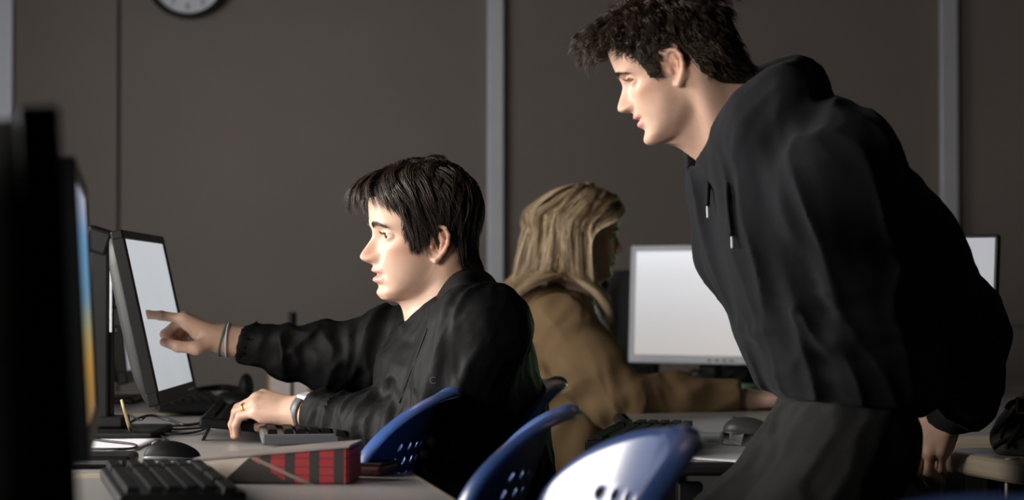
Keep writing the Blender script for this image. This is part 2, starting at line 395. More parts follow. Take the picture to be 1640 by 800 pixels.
# ================================================================ keyboards, mice, desk clutter
def keyboard(label, loc, ang, L=.44, Wd=.145, side='black', feet=True, tilt=6, mesh={}):
    t = thing('keyboard', label, 'keyboard', loc, (0, 0, ang))
    lift = math.radians(tilt)
    Rm = Matrix.Rotation(lift, 4, 'Y') if feet else Matrix.Identity(4)
    Mx = Matrix.Translation((0, 0, .010)) @ Rm
    bm = bmesh.new(); add_box(bm, (Wd, L, .018), (-Wd / 2, 0, .009), None, .004, 2); bmesh.ops.transform(bm, matrix=Mx, verts=bm.verts)
    from_bm('body', bm, M[side], t)
    if side not in mesh:
        d = {}
        for nm, (kx, ky) in (('key', (.0165, .0170)), ('space_key', (.0165, .11)), ('wide_key', (.0165, .034))):
            b2 = bmesh.new(); r = bmesh.ops.create_cube(b2, size=1.0)
            for v in b2.verts:
                tp = .82 if v.co.z > 0 else 1
                v.co = Vector((v.co.x * kx * tp, v.co.y * ky * (tp if ky < .02 else .96 if tp < 1 else 1), v.co.z * .009))
            me = bpy.data.meshes.new(nm); b2.normal_update(); b2.to_mesh(me); b2.free(); me.materials.append(M['key']); d[nm] = me
        mesh[side] = d
    def key(nm, x, y):
        o = link(bpy.data.objects.new(nm, mesh[side][nm]), t); o.matrix_local = Mx @ Matrix.Translation((x, y, .0215))
    for r in range(6):
        x = -Wd + .018 + r * .0208 + (.006 if r else 0)
        if r == 5:
            key('space_key', x, -.03)
            for k in (0, 1, 2): key('wide_key', x, -.2 + .036 * k); key('wide_key', x, .06 + .036 * k)
            for k in range(3): key('key', x, .16 + .0195 * k)
        else:
            for k in range(21):
                if k in (15,): continue
                key('key', x, -L / 2 + .022 + k * .0198)
    if feet:
        for s in (-1, 1):
            bm = bmesh.new(); add_box(bm, (.006, .02, .030), (-Wd + .012, s * (L / 2 - .035), .012), Matrix.Rotation(math.radians(25), 3, 'Y'), .001); from_bm('flip_foot', bm, M['black'], t)
    return t
def mouse(label, loc, ang, m1='black', s=1.0, m2='dgrey'):
    t = thing('computer_mouse', label, 'mouse', loc, (0, 0, ang))
    bm = bmesh.new(); bmesh.ops.create_uvsphere(bm, u_segments=32, v_segments=20, radius=1)
    for v in bm.verts:
        x, y, z = v.co; z2 = max(z, -.15); v.co = Vector((x * .056 * s, y * .031 * s * (1 + .08 * x), (z2 + .15) * .032 * s * (1 - .18 * x)))
    from_bm('shell', bm, M[m1], t, True)
    bm = bmesh.new(); bmesh.ops.create_uvsphere(bm, u_segments=32, v_segments=16, radius=1)
    for v in bm.verts:
        x, y, z = v.co; z2 = max(z, -.3); v.co = Vector((x * .0575 * s, y * .0322 * s, (z2 + .3) * .0135 * s))
    from_bm('side_band', bm, M[m2], t, True)
    bm = bmesh.new(); add_cyl(bm, .009 * s, .009 * s, .006 * s, (-.032 * s, 0, .0285 * s), RXm, 20); from_bm('scroll_wheel', bm, M['dgrey'], t, True)
    return t
k1 = on_desk(437, 706); KA = keyboard('black keyboard with raised feet under the seated boy\'s typing hand', (k1[0], k1[1] + .22, ZD), math.radians(5), Wd=.15)
k2 = on_desk(535, 722); keyboard('grey sided keyboard lying between the typing hand and the plaid box', (k2[0] + .005, k2[1] + .19, ZD), math.radians(8), L=.36, Wd=.150, side='dgrey', feet=False)
k3 = on_desk(372, 800); keyboard('black keyboard lying in front of the plaid box beside the dark monitors', (k3[0] - .005, k3[1] + .0, ZD), math.radians(14), L=.40, Wd=.15, feet=False)
k4 = on_desk(325, 668); keyboard('black keyboard among tangled cables behind the pale grey screen', (k4[0], k4[1] + .25, ZD), math.radians(12), feet=False)
kk = on_desk(1108, 735); keyboard('black keyboard beside white papers near the blonde girl\'s elbow', (kk[0], kk[1] + .21, ZD), math.radians(-10), L=.40, Wd=.135, feet=False)
q = on_desk(270, 738); mouse('dark mouse with shiny silver end beside the plaid box', (q[0], q[1] + .035, ZD), math.radians(8), 'key', .80, 'dgrey')
q = on_desk(376, 660); mouse('large black mouse on the far desk behind the pale grey screen', (q[0], q[1] + .04, ZD), math.radians(-20), 'black', 1.2, 'black')
q = on_desk(1200, 696); mouse('grey mouse on the desk near the blonde girl\'s hand', (q[0], q[1], ZD), math.radians(-20), 'dgrey', .9)
# rounded black hub
q = on_desk(150, 750); t = thing('usb_hub', 'flat rounded black plastic hub lying beside the silver ended mouse', 'hub', (q[0], q[1] + .05, ZD), (0, 0, math.radians(4)))
box('case', (.105, .12, .018), (0, 0, .010), M['black'], t, .007); box('port_strip', (.08, .002, .006), (0, -.0605, .010), M['dgrey'], t, .0005)
# plug with blue light
q = on_desk(150, 668); t = thing('usb_plug', 'small white plug with a blue end beside the monitor stand', 'plug', (q[0], q[1], ZD), (0, 0, math.radians(70)))
M['blue_led'] = mat('blue_led', (.02, .08, .6), .3, .05, 30, emit=(.02, .12, 1), estr=.6)
box('plug_body', (.05, .03, .022), (0, 0, .012), M['silver'], t, .005); box('blue_end', (.018, .022, .016), (.032, 0, .012), M['blue_led'], t, .004)
# plaid box
def plaid():
    m = bpy.data.materials.new('red_black_plaid'); m.use_nodes = True; nt = m.node_tree; b = nt.nodes['Principled BSDF']; b.inputs['Roughness'].default_value = .55
    tc = nt.nodes.new('ShaderNodeTexCoord'); sp = nt.nodes.new('ShaderNodeSeparateXYZ'); nt.links.new(tc.outputs['Object'], sp.inputs[0])
    def N(op, a, bb=None, cc=None):
        n = nt.nodes.new('ShaderNodeMath'); n.operation = op
        for k, v in enumerate((a, bb, cc)):
            if v is None: continue
            if isinstance(v, (int, float)): n.inputs[k].default_value = v
            else: nt.links.new(v, n.inputs[k])
        return n.outputs[0]
    X, Y, Z = sp.outputs[0], sp.outputs[1], sp.outputs[2]
    colm = N('GREATER_THAN', N('FRACT', N('MULTIPLY', N('ADD', X, .5), 1 / .034)), .42)
    rowm = N('GREATER_THAN', N('FRACT', N('MULTIPLY', Z, 1 / .0115)), .22)
    red = N('MULTIPLY', N('MULTIPLY', colm, N('ADD', N('MULTIPLY', rowm, .6), .4)), N('GREATER_THAN', N('SUBTRACT', X, N('MULTIPLY', Z, -1.6)), .018))
    diag = N('LESS_THAN', N('ABSOLUTE', N('ADD', N('ADD', X, N('MULTIPLY', Z, 2.2)), -.045)), .006)
    cream = N('LESS_THAN', N('ADD', X, N('MULTIPLY', Z, -1.1)), -.080)
    def mixc(f, c1, c2):
        n = nt.nodes.new('ShaderNodeMix'); n.data_type = 'RGBA'; nt.links.new(f, n.inputs[0])
        for k, c in ((6, c1), (7, c2)):
            if isinstance(c, tuple): n.inputs[k].default_value = (*c, 1)
            else: nt.links.new(c, n.inputs[k])
        return n.outputs[2]
    c = mixc(red, (.022, .016, .015), (.33, .014, .018)); c = mixc(diag, c, (.22, .16, .13)); c = mixc(cream, c, (.50, .43, .36))
    nt.links.new(c, b.inputs['Base Color']); return m
M['plaid'] = plaid(); M['box_top'] = mat('box_lid_print', (.26, .225, .21), .5, .35, 18)
q = on_desk(485, 775); bxo = thing('pencil_box', 'red and black plaid box with cream end on the desk', 'box', (q[0] - .030, q[1] + .055, ZD), (0, 0, math.radians(-5)))
bm = bmesh.new()
vs_ = [(-.118, -.055, .030), (-.085, -.055, 0), (.098, -.055, 0), (.098, -.055, .050), (-.118, .06, .030), (-.1, .06, 0), (.098, .06, 0), (.098, .06, .050)]
bv = [bm.verts.new(v) for v in vs_]
for f in ((0, 1, 2, 3), (7, 6, 5, 4), (4, 5, 1, 0), (3, 2, 6, 7), (1, 5, 6, 2), (0, 3, 7, 4)): bm.faces.new([bv[i] for i in f])
bmesh.ops.bevel(bm, geom=list(bm.edges), offset=.003, segments=2, affect='EDGES'); from_bm('case', bm, M['plaid'], bxo)
bm = bmesh.new(); bv = [bm.verts.new(v) for v in ((-.119, -.055, .031), (.099, -.055, .051), (.099, .061, .051), (-.119, .061, .031), (-.119, -.055, .034), (.099, -.055, .054), (.099, .061, .054), (-.119, .061, .034))]
for f in ((3, 2, 1, 0), (4, 5, 6, 7), (0, 1, 5, 4), (1, 2, 6, 5), (2, 3, 7, 6), (3, 0, 4, 7)): bm.faces.new([bv[i] for i in f])
from_bm('lid', bm, M['box_top'], bxo)
q = on_desk(598, 768); t = thing('wallet', 'dark red leather wallet lying behind the plaid box', 'wallet', (q[0] - .03, q[1] + .10, ZD), (0, 0, math.radians(-15)))
M['leather'] = mat('dark_red_leather', (.07, .012, .012), .5, .2, 30, .3, 300)
box('cover', (.10, .08, .014), (0, 0, .008), M['leather'], t, .005); box('inner_leaves', (.094, .074, .004), (.002, 0, .017), M['black_matte'], t, .001)
# loose cables
def cable(label, pts, r, m='cable', name='cable'):
    o = tube(name, [np.array(p) for p in pts], r, M[m], None, 8, 8); tag(o, label, 'cable'); return o
def dp(px, py, up=.004): q = on_desk(px, py); q[2] += up; return q
cable('black cable looping on the desk by the raised keyboard feet', [dp(198, 700), dp(240, 690), dp(290, 690), dp(330, 688), dp(300, 697), dp(232, 696), dp(225, 688), dp(300, 684)], .0022)
cable('thin black cable running from the pale grey screen towards the mouse', [P(232, 668, 3.86), P(222, 672, 3.88), dp(205, 680, .02), dp(215, 690), dp(260, 702), dp(262, 718)], .002)
cable('short beige cable sticking up beside the monitor stand', [P(195, 640, 3.72), P(201, 662, 3.72), dp(212, 700, .01), dp(240, 700)], .0028, 'cable_beige')
cable('black cable lying flat across the papers near the dark hub', [dp(110, 700), dp(160, 708), dp(215, 715), dp(205, 722), dp(130, 722)], .0022)
cable('black cable bending in front of the far keyboard', [dp(196, 690), dp(212, 684, .012), dp(240, 681, .02), dp(268, 681, .012), dp(296, 683), dp(318, 681), dp(335, 678)], .003)
cable('thick black cable below the glowing white monitor', [dp(1085, 640), dp(1110, 622, .05), P(1135, 612, 5.85), P(1140, 600, 5.9)], .004)
def sheet(label, corners, curl=.004, group=None):
    n = 8; V = []
    c = [on_desk(*k) for k in corners]
    for i in range(n + 1):
        for j in range(n + 1):
            a, b = i / n, j / n
            v = c[0] * (1 - a) * (1 - b) + c[1] * a * (1 - b) + c[2] * a * b + c[3] * (1 - a) * b
            v[2] = ZD + .0012 + curl * (a - .5) ** 2 * 4 * b; V.append(v)
    F = [(i * (n + 1) + j, (i + 1) * (n + 1) + j, (i + 1) * (n + 1) + j + 1, i * (n + 1) + j + 1) for i in range(n) for j in range(n)]
    o = from_np('paper_sheet', V, F, M['paper']); o.modifiers.new('s', 'SOLIDIFY').thickness = .0006
    return tag(o, label, 'paper', group)
sheet('white paper sheet nearest the standing boy\'s thigh', [(1108, 735), (1188, 741), (1226, 716), (1114, 708)])
sheet('white paper sheet under the blonde girl\'s brown sleeve', [(1090, 703), (1158, 711), (1160, 696), (1100, 690)])
sheet('narrow white paper slip beside the grey mouse', [(1168, 706), (1188, 715), (1192, 697), (1170, 692)])
sheet('white paper sheet on the desk beside the dark hub', [(60, 735), (150, 745), (190, 722), (90, 718)], .002)
sheet('white paper sheet under the black monitor base', [(100, 716), (215, 722), (260, 704), (110, 694)], .002)

# ================================================================ blue plastic chairs
def make_chair():
    t = thing('plastic_chair', 'blue chair', 'chair')
    nu, nv = 36, 34; H0, H1 = .44, .868
    def S(u, v):
        z = H0 + (H1 - H0) * (1 - (1 - v) ** 1.8)
        e = max(0, (z - (H1 - .11)) / .11)
        y = u * .215 * max(1 - .985 * e ** 2.3, 0) ** .5
        return np.array(((z - H0) * .36 - .070 * (abs(y) / .215) ** 2, y, z))
    g = [[S(-1 + 2 * i / nu, j / nv) for i in range(nu + 1)] for j in range(nv + 1)]
    V = []; idx = {}
    def add(p): V.append(p); return len(V) - 1
    for j in range(nv + 1):
        for i in range(nu + 1): idx[i, j] = add(g[j][i])
    F = []
    for j in range(nv):
        for i in range(nu):
            hole = i % 3 == 1 and j % 2 == 1 and 6 <= i <= nu - 7 and 4 <= j <= nv - 13
            if not hole: F.append((idx[i, j], idx[i + 1, j], idx[i + 1, j + 1], idx[i, j + 1]))
    # rolled rim along left side, top, right side
    loop = [(0, j) for j in range(nv + 1)] + [(i, nv) for i in range(1, nu + 1)] + [(nu, j) for j in range(nv - 1, -1, -1)]
    cen = np.array((.05, 0, .64)); R = .021
    prev = [idx[k] for k in loop]; base = []
    for k, (i, j) in enumerate(loop):
        p = g[j][i]
        a = g[loop[max(k - 1, 0)][1]][loop[max(k - 1, 0)][0]]; b = g[loop[min(k + 1, len(loop) - 1)][1]][loop[min(k + 1, len(loop) - 1)][0]]
        T = b - a; T /= np.linalg.norm(T) + 1e-9
        # surface tangent inwards
        uu = -1 + 2 * i / nu; vv_ = j / nv; q = S(uu * .75, max(vv_ - .16, 0))
        inn = q - p; inn -= T * inn.dot(T); inn /= np.linalg.norm(inn) + 1e-9
        nb = np.cross(T, inn)
        if nb[0] < 0: nb = -nb
        base.append((p, -inn, nb))
    # smooth frames
    O = np.array([b[1] for b in base]); NB = np.array([b[2] for b in base])
    for _ in range(4):
        O[1:-1] = (O[:-2] + 2 * O[1:-1] + O[2:]) / 4; NB[1:-1] = (NB[:-2] + 2 * NB[1:-1] + NB[2:]) / 4
    for ang in (25, 50, 75, 100):
        a = math.radians(ang); cur = [add(base[k][0] + O[k] * R * math.sin(a) + NB[k] * R * (1 - math.cos(a)) * 1.25) for k in range(len(base))]
        for k in range(len(cur) - 1): F.append((prev[k], cur[k], cur[k + 1], prev[k + 1]))
        prev = cur
    o = from_np('backrest', V, F, M['blue'], t)
    bm = bmesh.new(); bm.from_mesh(o.data); bmesh.ops.remove_doubles(bm, verts=bm.verts, dist=.0008); bmesh.ops.recalc_face_normals(bm, faces=bm.faces); bm.to_mesh(o.data); bm.free()
    for p in o.data.polygons: p.use_smooth = True
    md = o.modifiers.new('solid', 'SOLIDIFY'); md.thickness = .0045; md.offset = 0
    md = o.modifiers.new('sub', 'SUBSURF'); md.levels = md.render_levels = 1
    V = []; n = 20
    for i in range(n + 1):
        for j in range(n + 1):
            a, b = -1 + 2 * i / n, j / n
            w = .215 * (1 - .35 * max(0, (b - .75) / .25) ** 2)
            V.append((.02 - .44 * b, a * w, .445 + .03 * a * a * (1 - b) - .02 * math.sin(math.pi * b) - .03 * b ** 5))
    F = [(i * (n + 1) + j, (i + 1) * (n + 1) + j, (i + 1) * (n + 1) + j + 1, i * (n + 1) + j + 1) for i in range(n) for j in range(n)]
    o = from_np('seat', V, F, M['blue'], t); md = o.modifiers.new('solid', 'SOLIDIFY'); md.thickness = .006
    for sx, sy in ((-1, -1), (-1, 1), (1, -1), (1, 1)):
        tube('leg', [(-.18 + sx * .15, sy * .17, .43), (-.18 + sx * .20, sy * .20, .2), (-.18 + sx * .23, sy * .215, 0.003)], .011, M['chrome'], t)
    for sy in (-1, 1): tube('seat_rail', [(-.36, sy * .17, .42), (-.18, sy * .17, .415), (.0, sy * .17, .42)], .010, M['chrome'], t)
    return t
proto = make_chair()
TIPX = (.868 - .44) * .36 + .012
def place_chair(o, px, py, rot, label, group=None, dz=0):
    D = (ZC - (.885 + dz)) / ((py - 400) / FPX * math.cos(TH) - math.sin(TH)); p = P(px, py, D)
    o.rotation_euler = (0, 0, rot); o.location = (p[0] - TIPX * math.cos(rot), p[1] - TIPX * math.sin(rot), dz)
    tag(o, label, 'chair', 'blue perforated plastic chairs'); return o
chairs = [proto] + [copy_tree(proto) for _ in range(4)]
R_ = math.radians
place_chair(chairs[0], 714, 616, R_(-3), 'blue perforated chair tucked in between the seated boy and the plaid box desk')
place_chair(chairs[1], 901, 643, R_(-4), 'blue perforated chair with pale rim just beyond the desk corner')
place_chair(chairs[2], 1080, 676, R_(9), 'blue chair whose broad backrest front shines white, before the girl\'s jeans')
place_chair(chairs[3], 884, 599, R_(8), 'blue chair the seated boy sits on, its rim showing behind his back')
place_chair(chairs[4], 1660, 780, R_(20), 'blue chair with pale top below the gripped beige desk edge', dz=0)
# ================================================================ implicit modelling toolkit
f32 = np.float32
def smin(a, b, k):
    h = np.maximum(k - np.abs(a - b), 0) / k
    return np.minimum(a, b) - h * h * (k * .25)
def smax(a, b, k): return -smin(-a, -b, k)
def rc(p, a, b, ra, rb):
    a = np.asarray(a, f32); b = np.asarray(b, f32); d = b - a; L = float(d @ d) + 1e-12
    v = p - a; t = np.clip((v @ d) / L, 0, 1)
    q = v - t[:, None] * d
    return np.sqrt(np.einsum('ij,ij->i', q, q)) - (ra + (rb - ra) * t)
def ell(p, c, r, R=None):
    q = p - np.asarray(c, f32)
    if R is not None: q = q @ np.asarray(R, f32)
    r = np.asarray(r, f32); k0 = np.sqrt(((q / r) ** 2).sum(1)) + 1e-9; k1 = np.sqrt(((q / (r * r)) ** 2).sum(1)) + 1e-9
    return k0 * (k0 - 1) / k1
def chain(p, pts, k=.03):
    d = None
    for (a, ra), (b, rb) in zip(pts[:-1], pts[1:]):
        e = rc(p, a, b, ra, rb); d = e if d is None else smin(d, e, k)
    return d
def sstep(a, b, x):
    t = np.clip((x - a) / (b - a), 0, 1); return t * t * (3 - 2 * t)
def gau(x, c, s): return np.exp(-((x - c) / s) ** 2)
def hash3(i, j, k):
    h = (i.astype(np.uint32) * np.uint32(374761393) + j.astype(np.uint32) * np.uint32(668265263) + k.astype(np.uint32) * np.uint32(2147483647))
    h = (h ^ (h >> np.uint32(13))) * np.uint32(1274126177); h = h ^ (h >> np.uint32(16))
    return (h & np.uint32(0xffff)).astype(f32) / f32(65535)
def vnoise(q):
    i = np.floor(q).astype(np.int64); f = (q - i).astype(f32); f = f * f * (3 - 2 * f)
    i = i & 0xffff; out = 0
    for dx in (0, 1):
        for dy in (0, 1):
            for dz in (0, 1):
                w = (f[:, 0] if dx else 1 - f[:, 0]) * (f[:, 1] if dy else 1 - f[:, 1]) * (f[:, 2] if dz else 1 - f[:, 2])
                out = out + w * hash3(i[:, 0] + dx, i[:, 1] + dy, i[:, 2] + dz)
    return out
def frame_to(d, up=(0, 0, 1)):
    d = np.asarray(d, float); d = d / np.linalg.norm(d); s = np.cross(up, d); s /= np.linalg.norm(s); u = np.cross(d, s)
    return np.stack((d, s, u), 1)          # columns
def folds(p, axis, fa, fc, amp, seed=0, up=(0, 0, 1)):
    """ridged cloth folds: frequency fa along axis, fc across it"""
    B = frame_to(axis, up).astype(f32); q = p @ B
    q = q * np.array((fa, fc, fc), f32) + f32(seed * 7.31)
    w = vnoise(q * .5 + 31.7)
    q = q + (w[:, None] - .5) * 1.6
    n = .72 * vnoise(q) + .28 * vnoise(q * 2.3 + 11.3); r = 1 - np.abs(np.clip(2.6 * (n - .5), -1, 1))
    return -amp * (r * np.sqrt(r) - .4)
def sdf_mesh(f, lo, hi, h, B=8):
    lo = np.asarray(lo, float); hi = np.asarray(hi, float)
    nb = np.ceil((hi - lo) / (h * B)).astype(int) + 1
    dims = nb * B + 1
    ax = [lo[k] + h * B * np.arange(nb[k] + 1) for k in range(3)]
    C = np.stack(np.meshgrid(*ax, indexing='ij'), -1).reshape(-1, 3).astype(f32)
    vc = f(C).reshape(nb + 1); sc = vc < 0
    cnt = sum(sc[i:nb[0] + i, j:nb[1] + j, k:nb[2] + k].astype(int) for i in (0, 1) for j in (0, 1) for k in (0, 1))
    mixed = (cnt > 0) & (cnt < 8)
    Cc = np.stack(np.meshgrid(*[lo[k] + h * B * (np.arange(nb[k]) + .5) for k in range(3)], indexing='ij'), -1).reshape(-1, 3).astype(f32)
    vb = f(Cc).reshape(nb)
    act = mixed | (np.abs(vb) < h * B * .95)
    V = np.where(np.repeat(np.repeat(np.repeat(vb < 0, B, 0), B, 1), B, 2), f32(-1), f32(1))
    V = np.pad(V, ((0, 1),) * 3, mode='edge')
    ab = np.argwhere(act)
    r = np.arange(B + 1); off = np.stack(np.meshgrid(r, r, r, indexing='ij'), -1).reshape(-1, 3)
    step = max(1, 260000 // len(off))
    for s in range(0, len(ab), step):
        idx = (ab[s:s + step, None, :] * B + off[None]).reshape(-1, 3)
        V[idx[:, 0], idx[:, 1], idx[:, 2]] = f((lo + idx * h).astype(f32))
    S = V < 0
    d = dims - 1
    cnt = np.zeros(d, np.int8)
    for i in (0, 1):
        for j in (0, 1):
            for k in (0, 1): cnt += S[i:d[0] + i, j:d[1] + j, k:d[2] + k]
    cells = np.argwhere((cnt > 0) & (cnt < 8))
    acc = np.zeros((len(cells), 3)); num = np.zeros(len(cells))
    for axis in range(3):
        o1, o2 = [k for k in range(3) if k != axis]
        for a in (0, 1):
            for b in (0, 1):
                c0 = cells.copy(); c0[:, o1] += a; c0[:, o2] += b; c1 = c0.copy(); c1[:, axis] += 1
                v0 = V[c0[:, 0], c0[:, 1], c0[:, 2]]; v1 = V[c1[:, 0], c1[:, 1], c1[:, 2]]
                m = (v0 < 0) != (v1 < 0); t = np.where(m, v0 / np.where(m, v0 - v1, 1), 0)
                pt = c0.astype(float); pt[:, axis] += t
                acc[m] += pt[m]; num[m] += 1
    verts = lo + h * acc / num[:, None]
    vid = np.full(d, -1, np.int32); vid[cells[:, 0], cells[:, 1], cells[:, 2]] = np.arange(len(cells))
    Fs = []
    for axis in range(3):
        o1, o2 = (axis + 1) % 3, (axis + 2) % 3
        sl0 = [slice(None)] * 3; sl1 = [slice(None)] * 3
        sl0[axis] = slice(0, -1); sl1[axis] = slice(1, None)
        ch = np.argwhere(S[tuple(sl0)] != S[tuple(sl1)])
        ok = (ch[:, o1] > 0) & (ch[:, o2] > 0) & (ch[:, o1] < d[o1]) & (ch[:, o2] < d[o2]); ch = ch[ok]
        inside = S[ch[:, 0], ch[:, 1], ch[:, 2]]
        q = []
        for (a, b) in ((-1, -1), (0, -1), (0, 0), (-1, 0)):
            c = ch.copy(); c[:, o1] += a; c[:, o2] += b; q.append(vid[c[:, 0], c[:, 1], c[:, 2]])
        q = np.stack(q, 1); q[~inside] = q[~inside][:, ::-1]
        Fs.append(q[(q >= 0).all(1)])
    return verts, np.concatenate(Fs)
def join(parts):
    V, F, C, n = [], [], [], 0
    for p in parts:
        V.append(p[0]); F.append(p[1] + n); n += len(p[0])
        C.append(p[2] if len(p) > 2 else None)
    return np.concatenate(V), np.concatenate(F), (np.concatenate(C) if C[0] is not None else None)

# ================================================================ heads
def tabz(zs, v):
    zs = np.array(zs); v = np.array(v); t = np.linspace(zs[0], zs[-1], 160)
    # monotone-ish cubic through the points
    m = np.gradient(v, zs); i = np.clip(np.searchsorted(zs, t) - 1, 0, len(zs) - 2); hh = zs[i + 1] - zs[i]; s = (t - zs[i]) / hh
    y = (2 * s ** 3 - 3 * s ** 2 + 1) * v[i] + (s ** 3 - 2 * s ** 2 + s) * hh * m[i] + (-2 * s ** 3 + 3 * s ** 2) * v[i + 1] + (s ** 3 - s ** 2) * hh * m[i + 1]
    return lambda z: np.interp(z, t, y).astype(f32)
HZ = (-.114, -.110, -.104, -.096, -.086, -.072, -.055, -.035, -.015, .0, .015, .03, .05)
def make_head(sx=1., nose=1., chin=0., lips=1., mouth=0., brow=1., nose_tip=0., jaww=1., top=.080, backk=1., ear_z=0., chin_z=0., lid=1.):
    TA = tabz(HZ, (.068, .080, .0885 + chin, .0915 + chin, .0890 + chin * .8, .0885, .0900, .0895, .0868, .0862, .0905, .0935, .0942))
    TX = tabz(HZ, (.060, .057, .052, .046, .036, .022, .010, .002, 0, 0, 0, 0, 0))
    TB = tabz(HZ, (.012, .020, .028, .036, .040, .044, .056, .074, .082, .088, .092, .095, .097))
    TW = tabz(HZ, (.010, .022, .031, .039 * jaww, .046 * jaww, .0525 * jaww, .0580, .0625, .0655, .0680, .0700, .0725, .0755))
    NZ = (-.050, -.046, -.042, -.038, -.0335, -.0285, -.023, -.017, -.010, -.003, .003, .010, .018, .024)
    TN = tabz(NZ, np.array((0, .0015, .0075, .0165, .0240, .0264, .0250, .0212, .0160, .0108, .0062, .0030, .0006, 0)) * nose)
    TS = tabz(NZ, (.010, .010, .0105, .0108, .0108, .0102, .0092, .0082, .0074, .0070, .0075, .0085, .009, .009))
    def feat(y, z):
        ay = np.abs(y)
        n = TN(z) * np.exp(-(ay / TS(z)) ** 2.3) * (z > -.05) * (z < .024)
        n = n + .0100 * nose * gau(ay, .0125, .0062) * gau(z, -.0320, .0070)
        n = n - .0030 * gau(ay, .0215, .0045) * gau(z, -.031, .010)
        # lips
        lw = np.clip(1 - (ay / .0265) ** 2, 0, 1)
        n = n + lips * (.0072 * gau(z, -.0525, .0058) * lw ** .9 + .0074 * gau(z, -.0675 - mouth * .9, .0062) * lw ** 1.1)
        n = n - (.0052 + mouth * 1.2) * gau(z, -.0592 - mouth * .45, .0019 + mouth * .5) * np.clip(1 - (ay / .0255) ** 4, 0, 1)
        n = n - .0020 * gau(ay, .0275, .004) * gau(z, -.060, .006)
        n = n - .0030 * gau(z, -.080, .006) * gau(ay, 0, .022) + .0020 * gau(z, -.0965, .010) * gau(ay, 0, .018)
        # eyes
        n = n - .0130 * gau(ay, .0310, .0150) * gau(z, .0040, .0115) - .0035 * gau(ay, .0165, .006) * gau(z, .002, .009)
        n = n + brow * .0042 * gau(ay, .028, .022) * gau(z, .0225, .0065)
        n = n + .0050 * gau(ay, .050, .016) * gau(z, -.016, .012) - .0030 * gau(ay, .045, .016) * gau(z, -.045, .018)
        n = n + .0022 * gau(ay, .030, .012) * gau(z, -.042, .016)
        return n.astype(f32)
    def base(q, features=True):
        x, y, z = q[:, 0], q[:, 1] / f32(sx), q[:, 2]
        if chin_z: z = np.where(z < -.070, -.070 + (z + .070) * f32(1 + chin_z), z)
        g = np.power(np.clip(1 - np.clip((z - .05) / top, 0, 1) ** 2.25, 0, 1), .5)
        zz = np.minimum(z, .05)
        a, b, w, xc = TA(zz) * g, TB(zz) * g * backk, TW(zz) * g, TX(zz)
        xs = x - xc
        if features: xs = np.where(xs > 0, xs - feat(y, z) * sstep(.02, .05, xs), xs)
        ext = np.maximum(np.where(xs > 0, a - xc, b), .003); w = np.maximum(w, .003)
        n = np.where(xs > 0, 2.25, 2.1)
        k = np.power(np.abs(xs / ext) ** n + np.abs(y / w) ** n, 1 / n)
        d = (k - 1) * np.minimum(ext, w)
        d = np.where(z > .05 + top, np.maximum(d, z - .05 - top), d); d = np.where(z < -.114, np.maximum(d, -.114 - z), d)
        return d * .8
    eye_c = np.array((.0665, .0315, .0040))
    def ear(q, side):
        cx, cy, cz = -.003, .0665 * sx, -.010 + ear_z
        th, ti = math.radians(24), math.radians(-8)
        v = q - np.array((cx, side * cy, cz), f32)
        v = v * np.array((1, side, 1), f32)
        # tilt backwards then flare outward
        x = v[:, 0] * math.cos(ti) + v[:, 2] * -math.sin(ti); z = v[:, 0] * math.sin(ti) + v[:, 2] * math.cos(ti); y = v[:, 1]

        u = x * math.cos(th) - y * math.sin(th); w = x * math.sin(th) + y * math.cos(th)
        e = np.stack((u, z, w), 1).astype(f32)
        hel = [(.010, .003, .003), (.013, .015, .005), (.010, .026, .007), (.0, .0315, .009), (-.011, .028, .010), (-.0175, .017, .011), (-.0175, .003, .011), (-.0125, -.009, .009), (-.006, -.018, .007), (.001, -.0255, .005), (.007, -.0245, .003)]
        rr = [.0028, .0032, .0034, .0036, .0036, .0036, .0034, .0034, .0042, .0058, .0040]
        d = ell(e, (-.002, .004, .004), (.0150, .0265, .0042))
        for i in range(len(hel) - 1): d = smin(d, rc(e, hel[i], hel[i + 1], rr[i], rr[i + 1]), .0030)
        d = smax(d, -ell(e, (.002, -.002, .0095), (.0085, .0115, .0075)), .003)
        d = smin(d, rc(e, (-.002, .020, .008), (-.0085, .008, .009), .0026, .003), .004)
        d = smin(d, rc(e, (-.0085, .008, .009), (-.005, -.009, .008), .003, .0026), .004)
        d = smin(d, ell(e, (.0095, -.004, .006), (.004, .0055, .004)), .004)
        d = smin(d, rc(e, (.004, .004, -.006), (.002, -.014, -.006), .008, .006), .006)
        return d
    def full(q):
        d = base(q)
        for s in (-1, 1):
            c = eye_c * np.array((1, s * sx, 1))
            v = q - c.astype(f32)
            sph = np.sqrt((v * v).sum(1))
            d = smin(d, sph - .0136, .0045)
            up = .0064 * lid * (1 - (v[:, 1] / .0128) ** 2) + .0002; dn = .0050 * (1 - (v[:, 1] / .0128) ** 2)
            op = np.maximum(v[:, 2] - up, -dn - v[:, 2])
            carve = np.maximum(op, np.maximum(sph - .0175, .003 - v[:, 0]))
            d = smax(d, -carve, .0012)
            # upper lid fold
            d = smin(d, np.where(v[:, 0] > 0, rc(v, (.0125, -.011, .0050), (.0140, 0, .0064), .0016, .0018), 1), .003)
            d = smin(d, ear(q, s), .004)
            d = smax(d, -ell(q, (.1005 + nose_tip, s * .0070, -.0425), (.0065, .0038, .0042)), .003)
        return d
    return dict(base=base, full=full, eye=eye_c, sx=sx)
def pose(fwd_yaw, pitch, roll=0):
    """columns forward, left, up"""
    R = Matrix.Rotation(fwd_yaw, 3, 'Z') @ Matrix.Rotation(-pitch, 3, 'Y') @ Matrix.Rotation(roll, 3, 'X')
    return np.array(R)
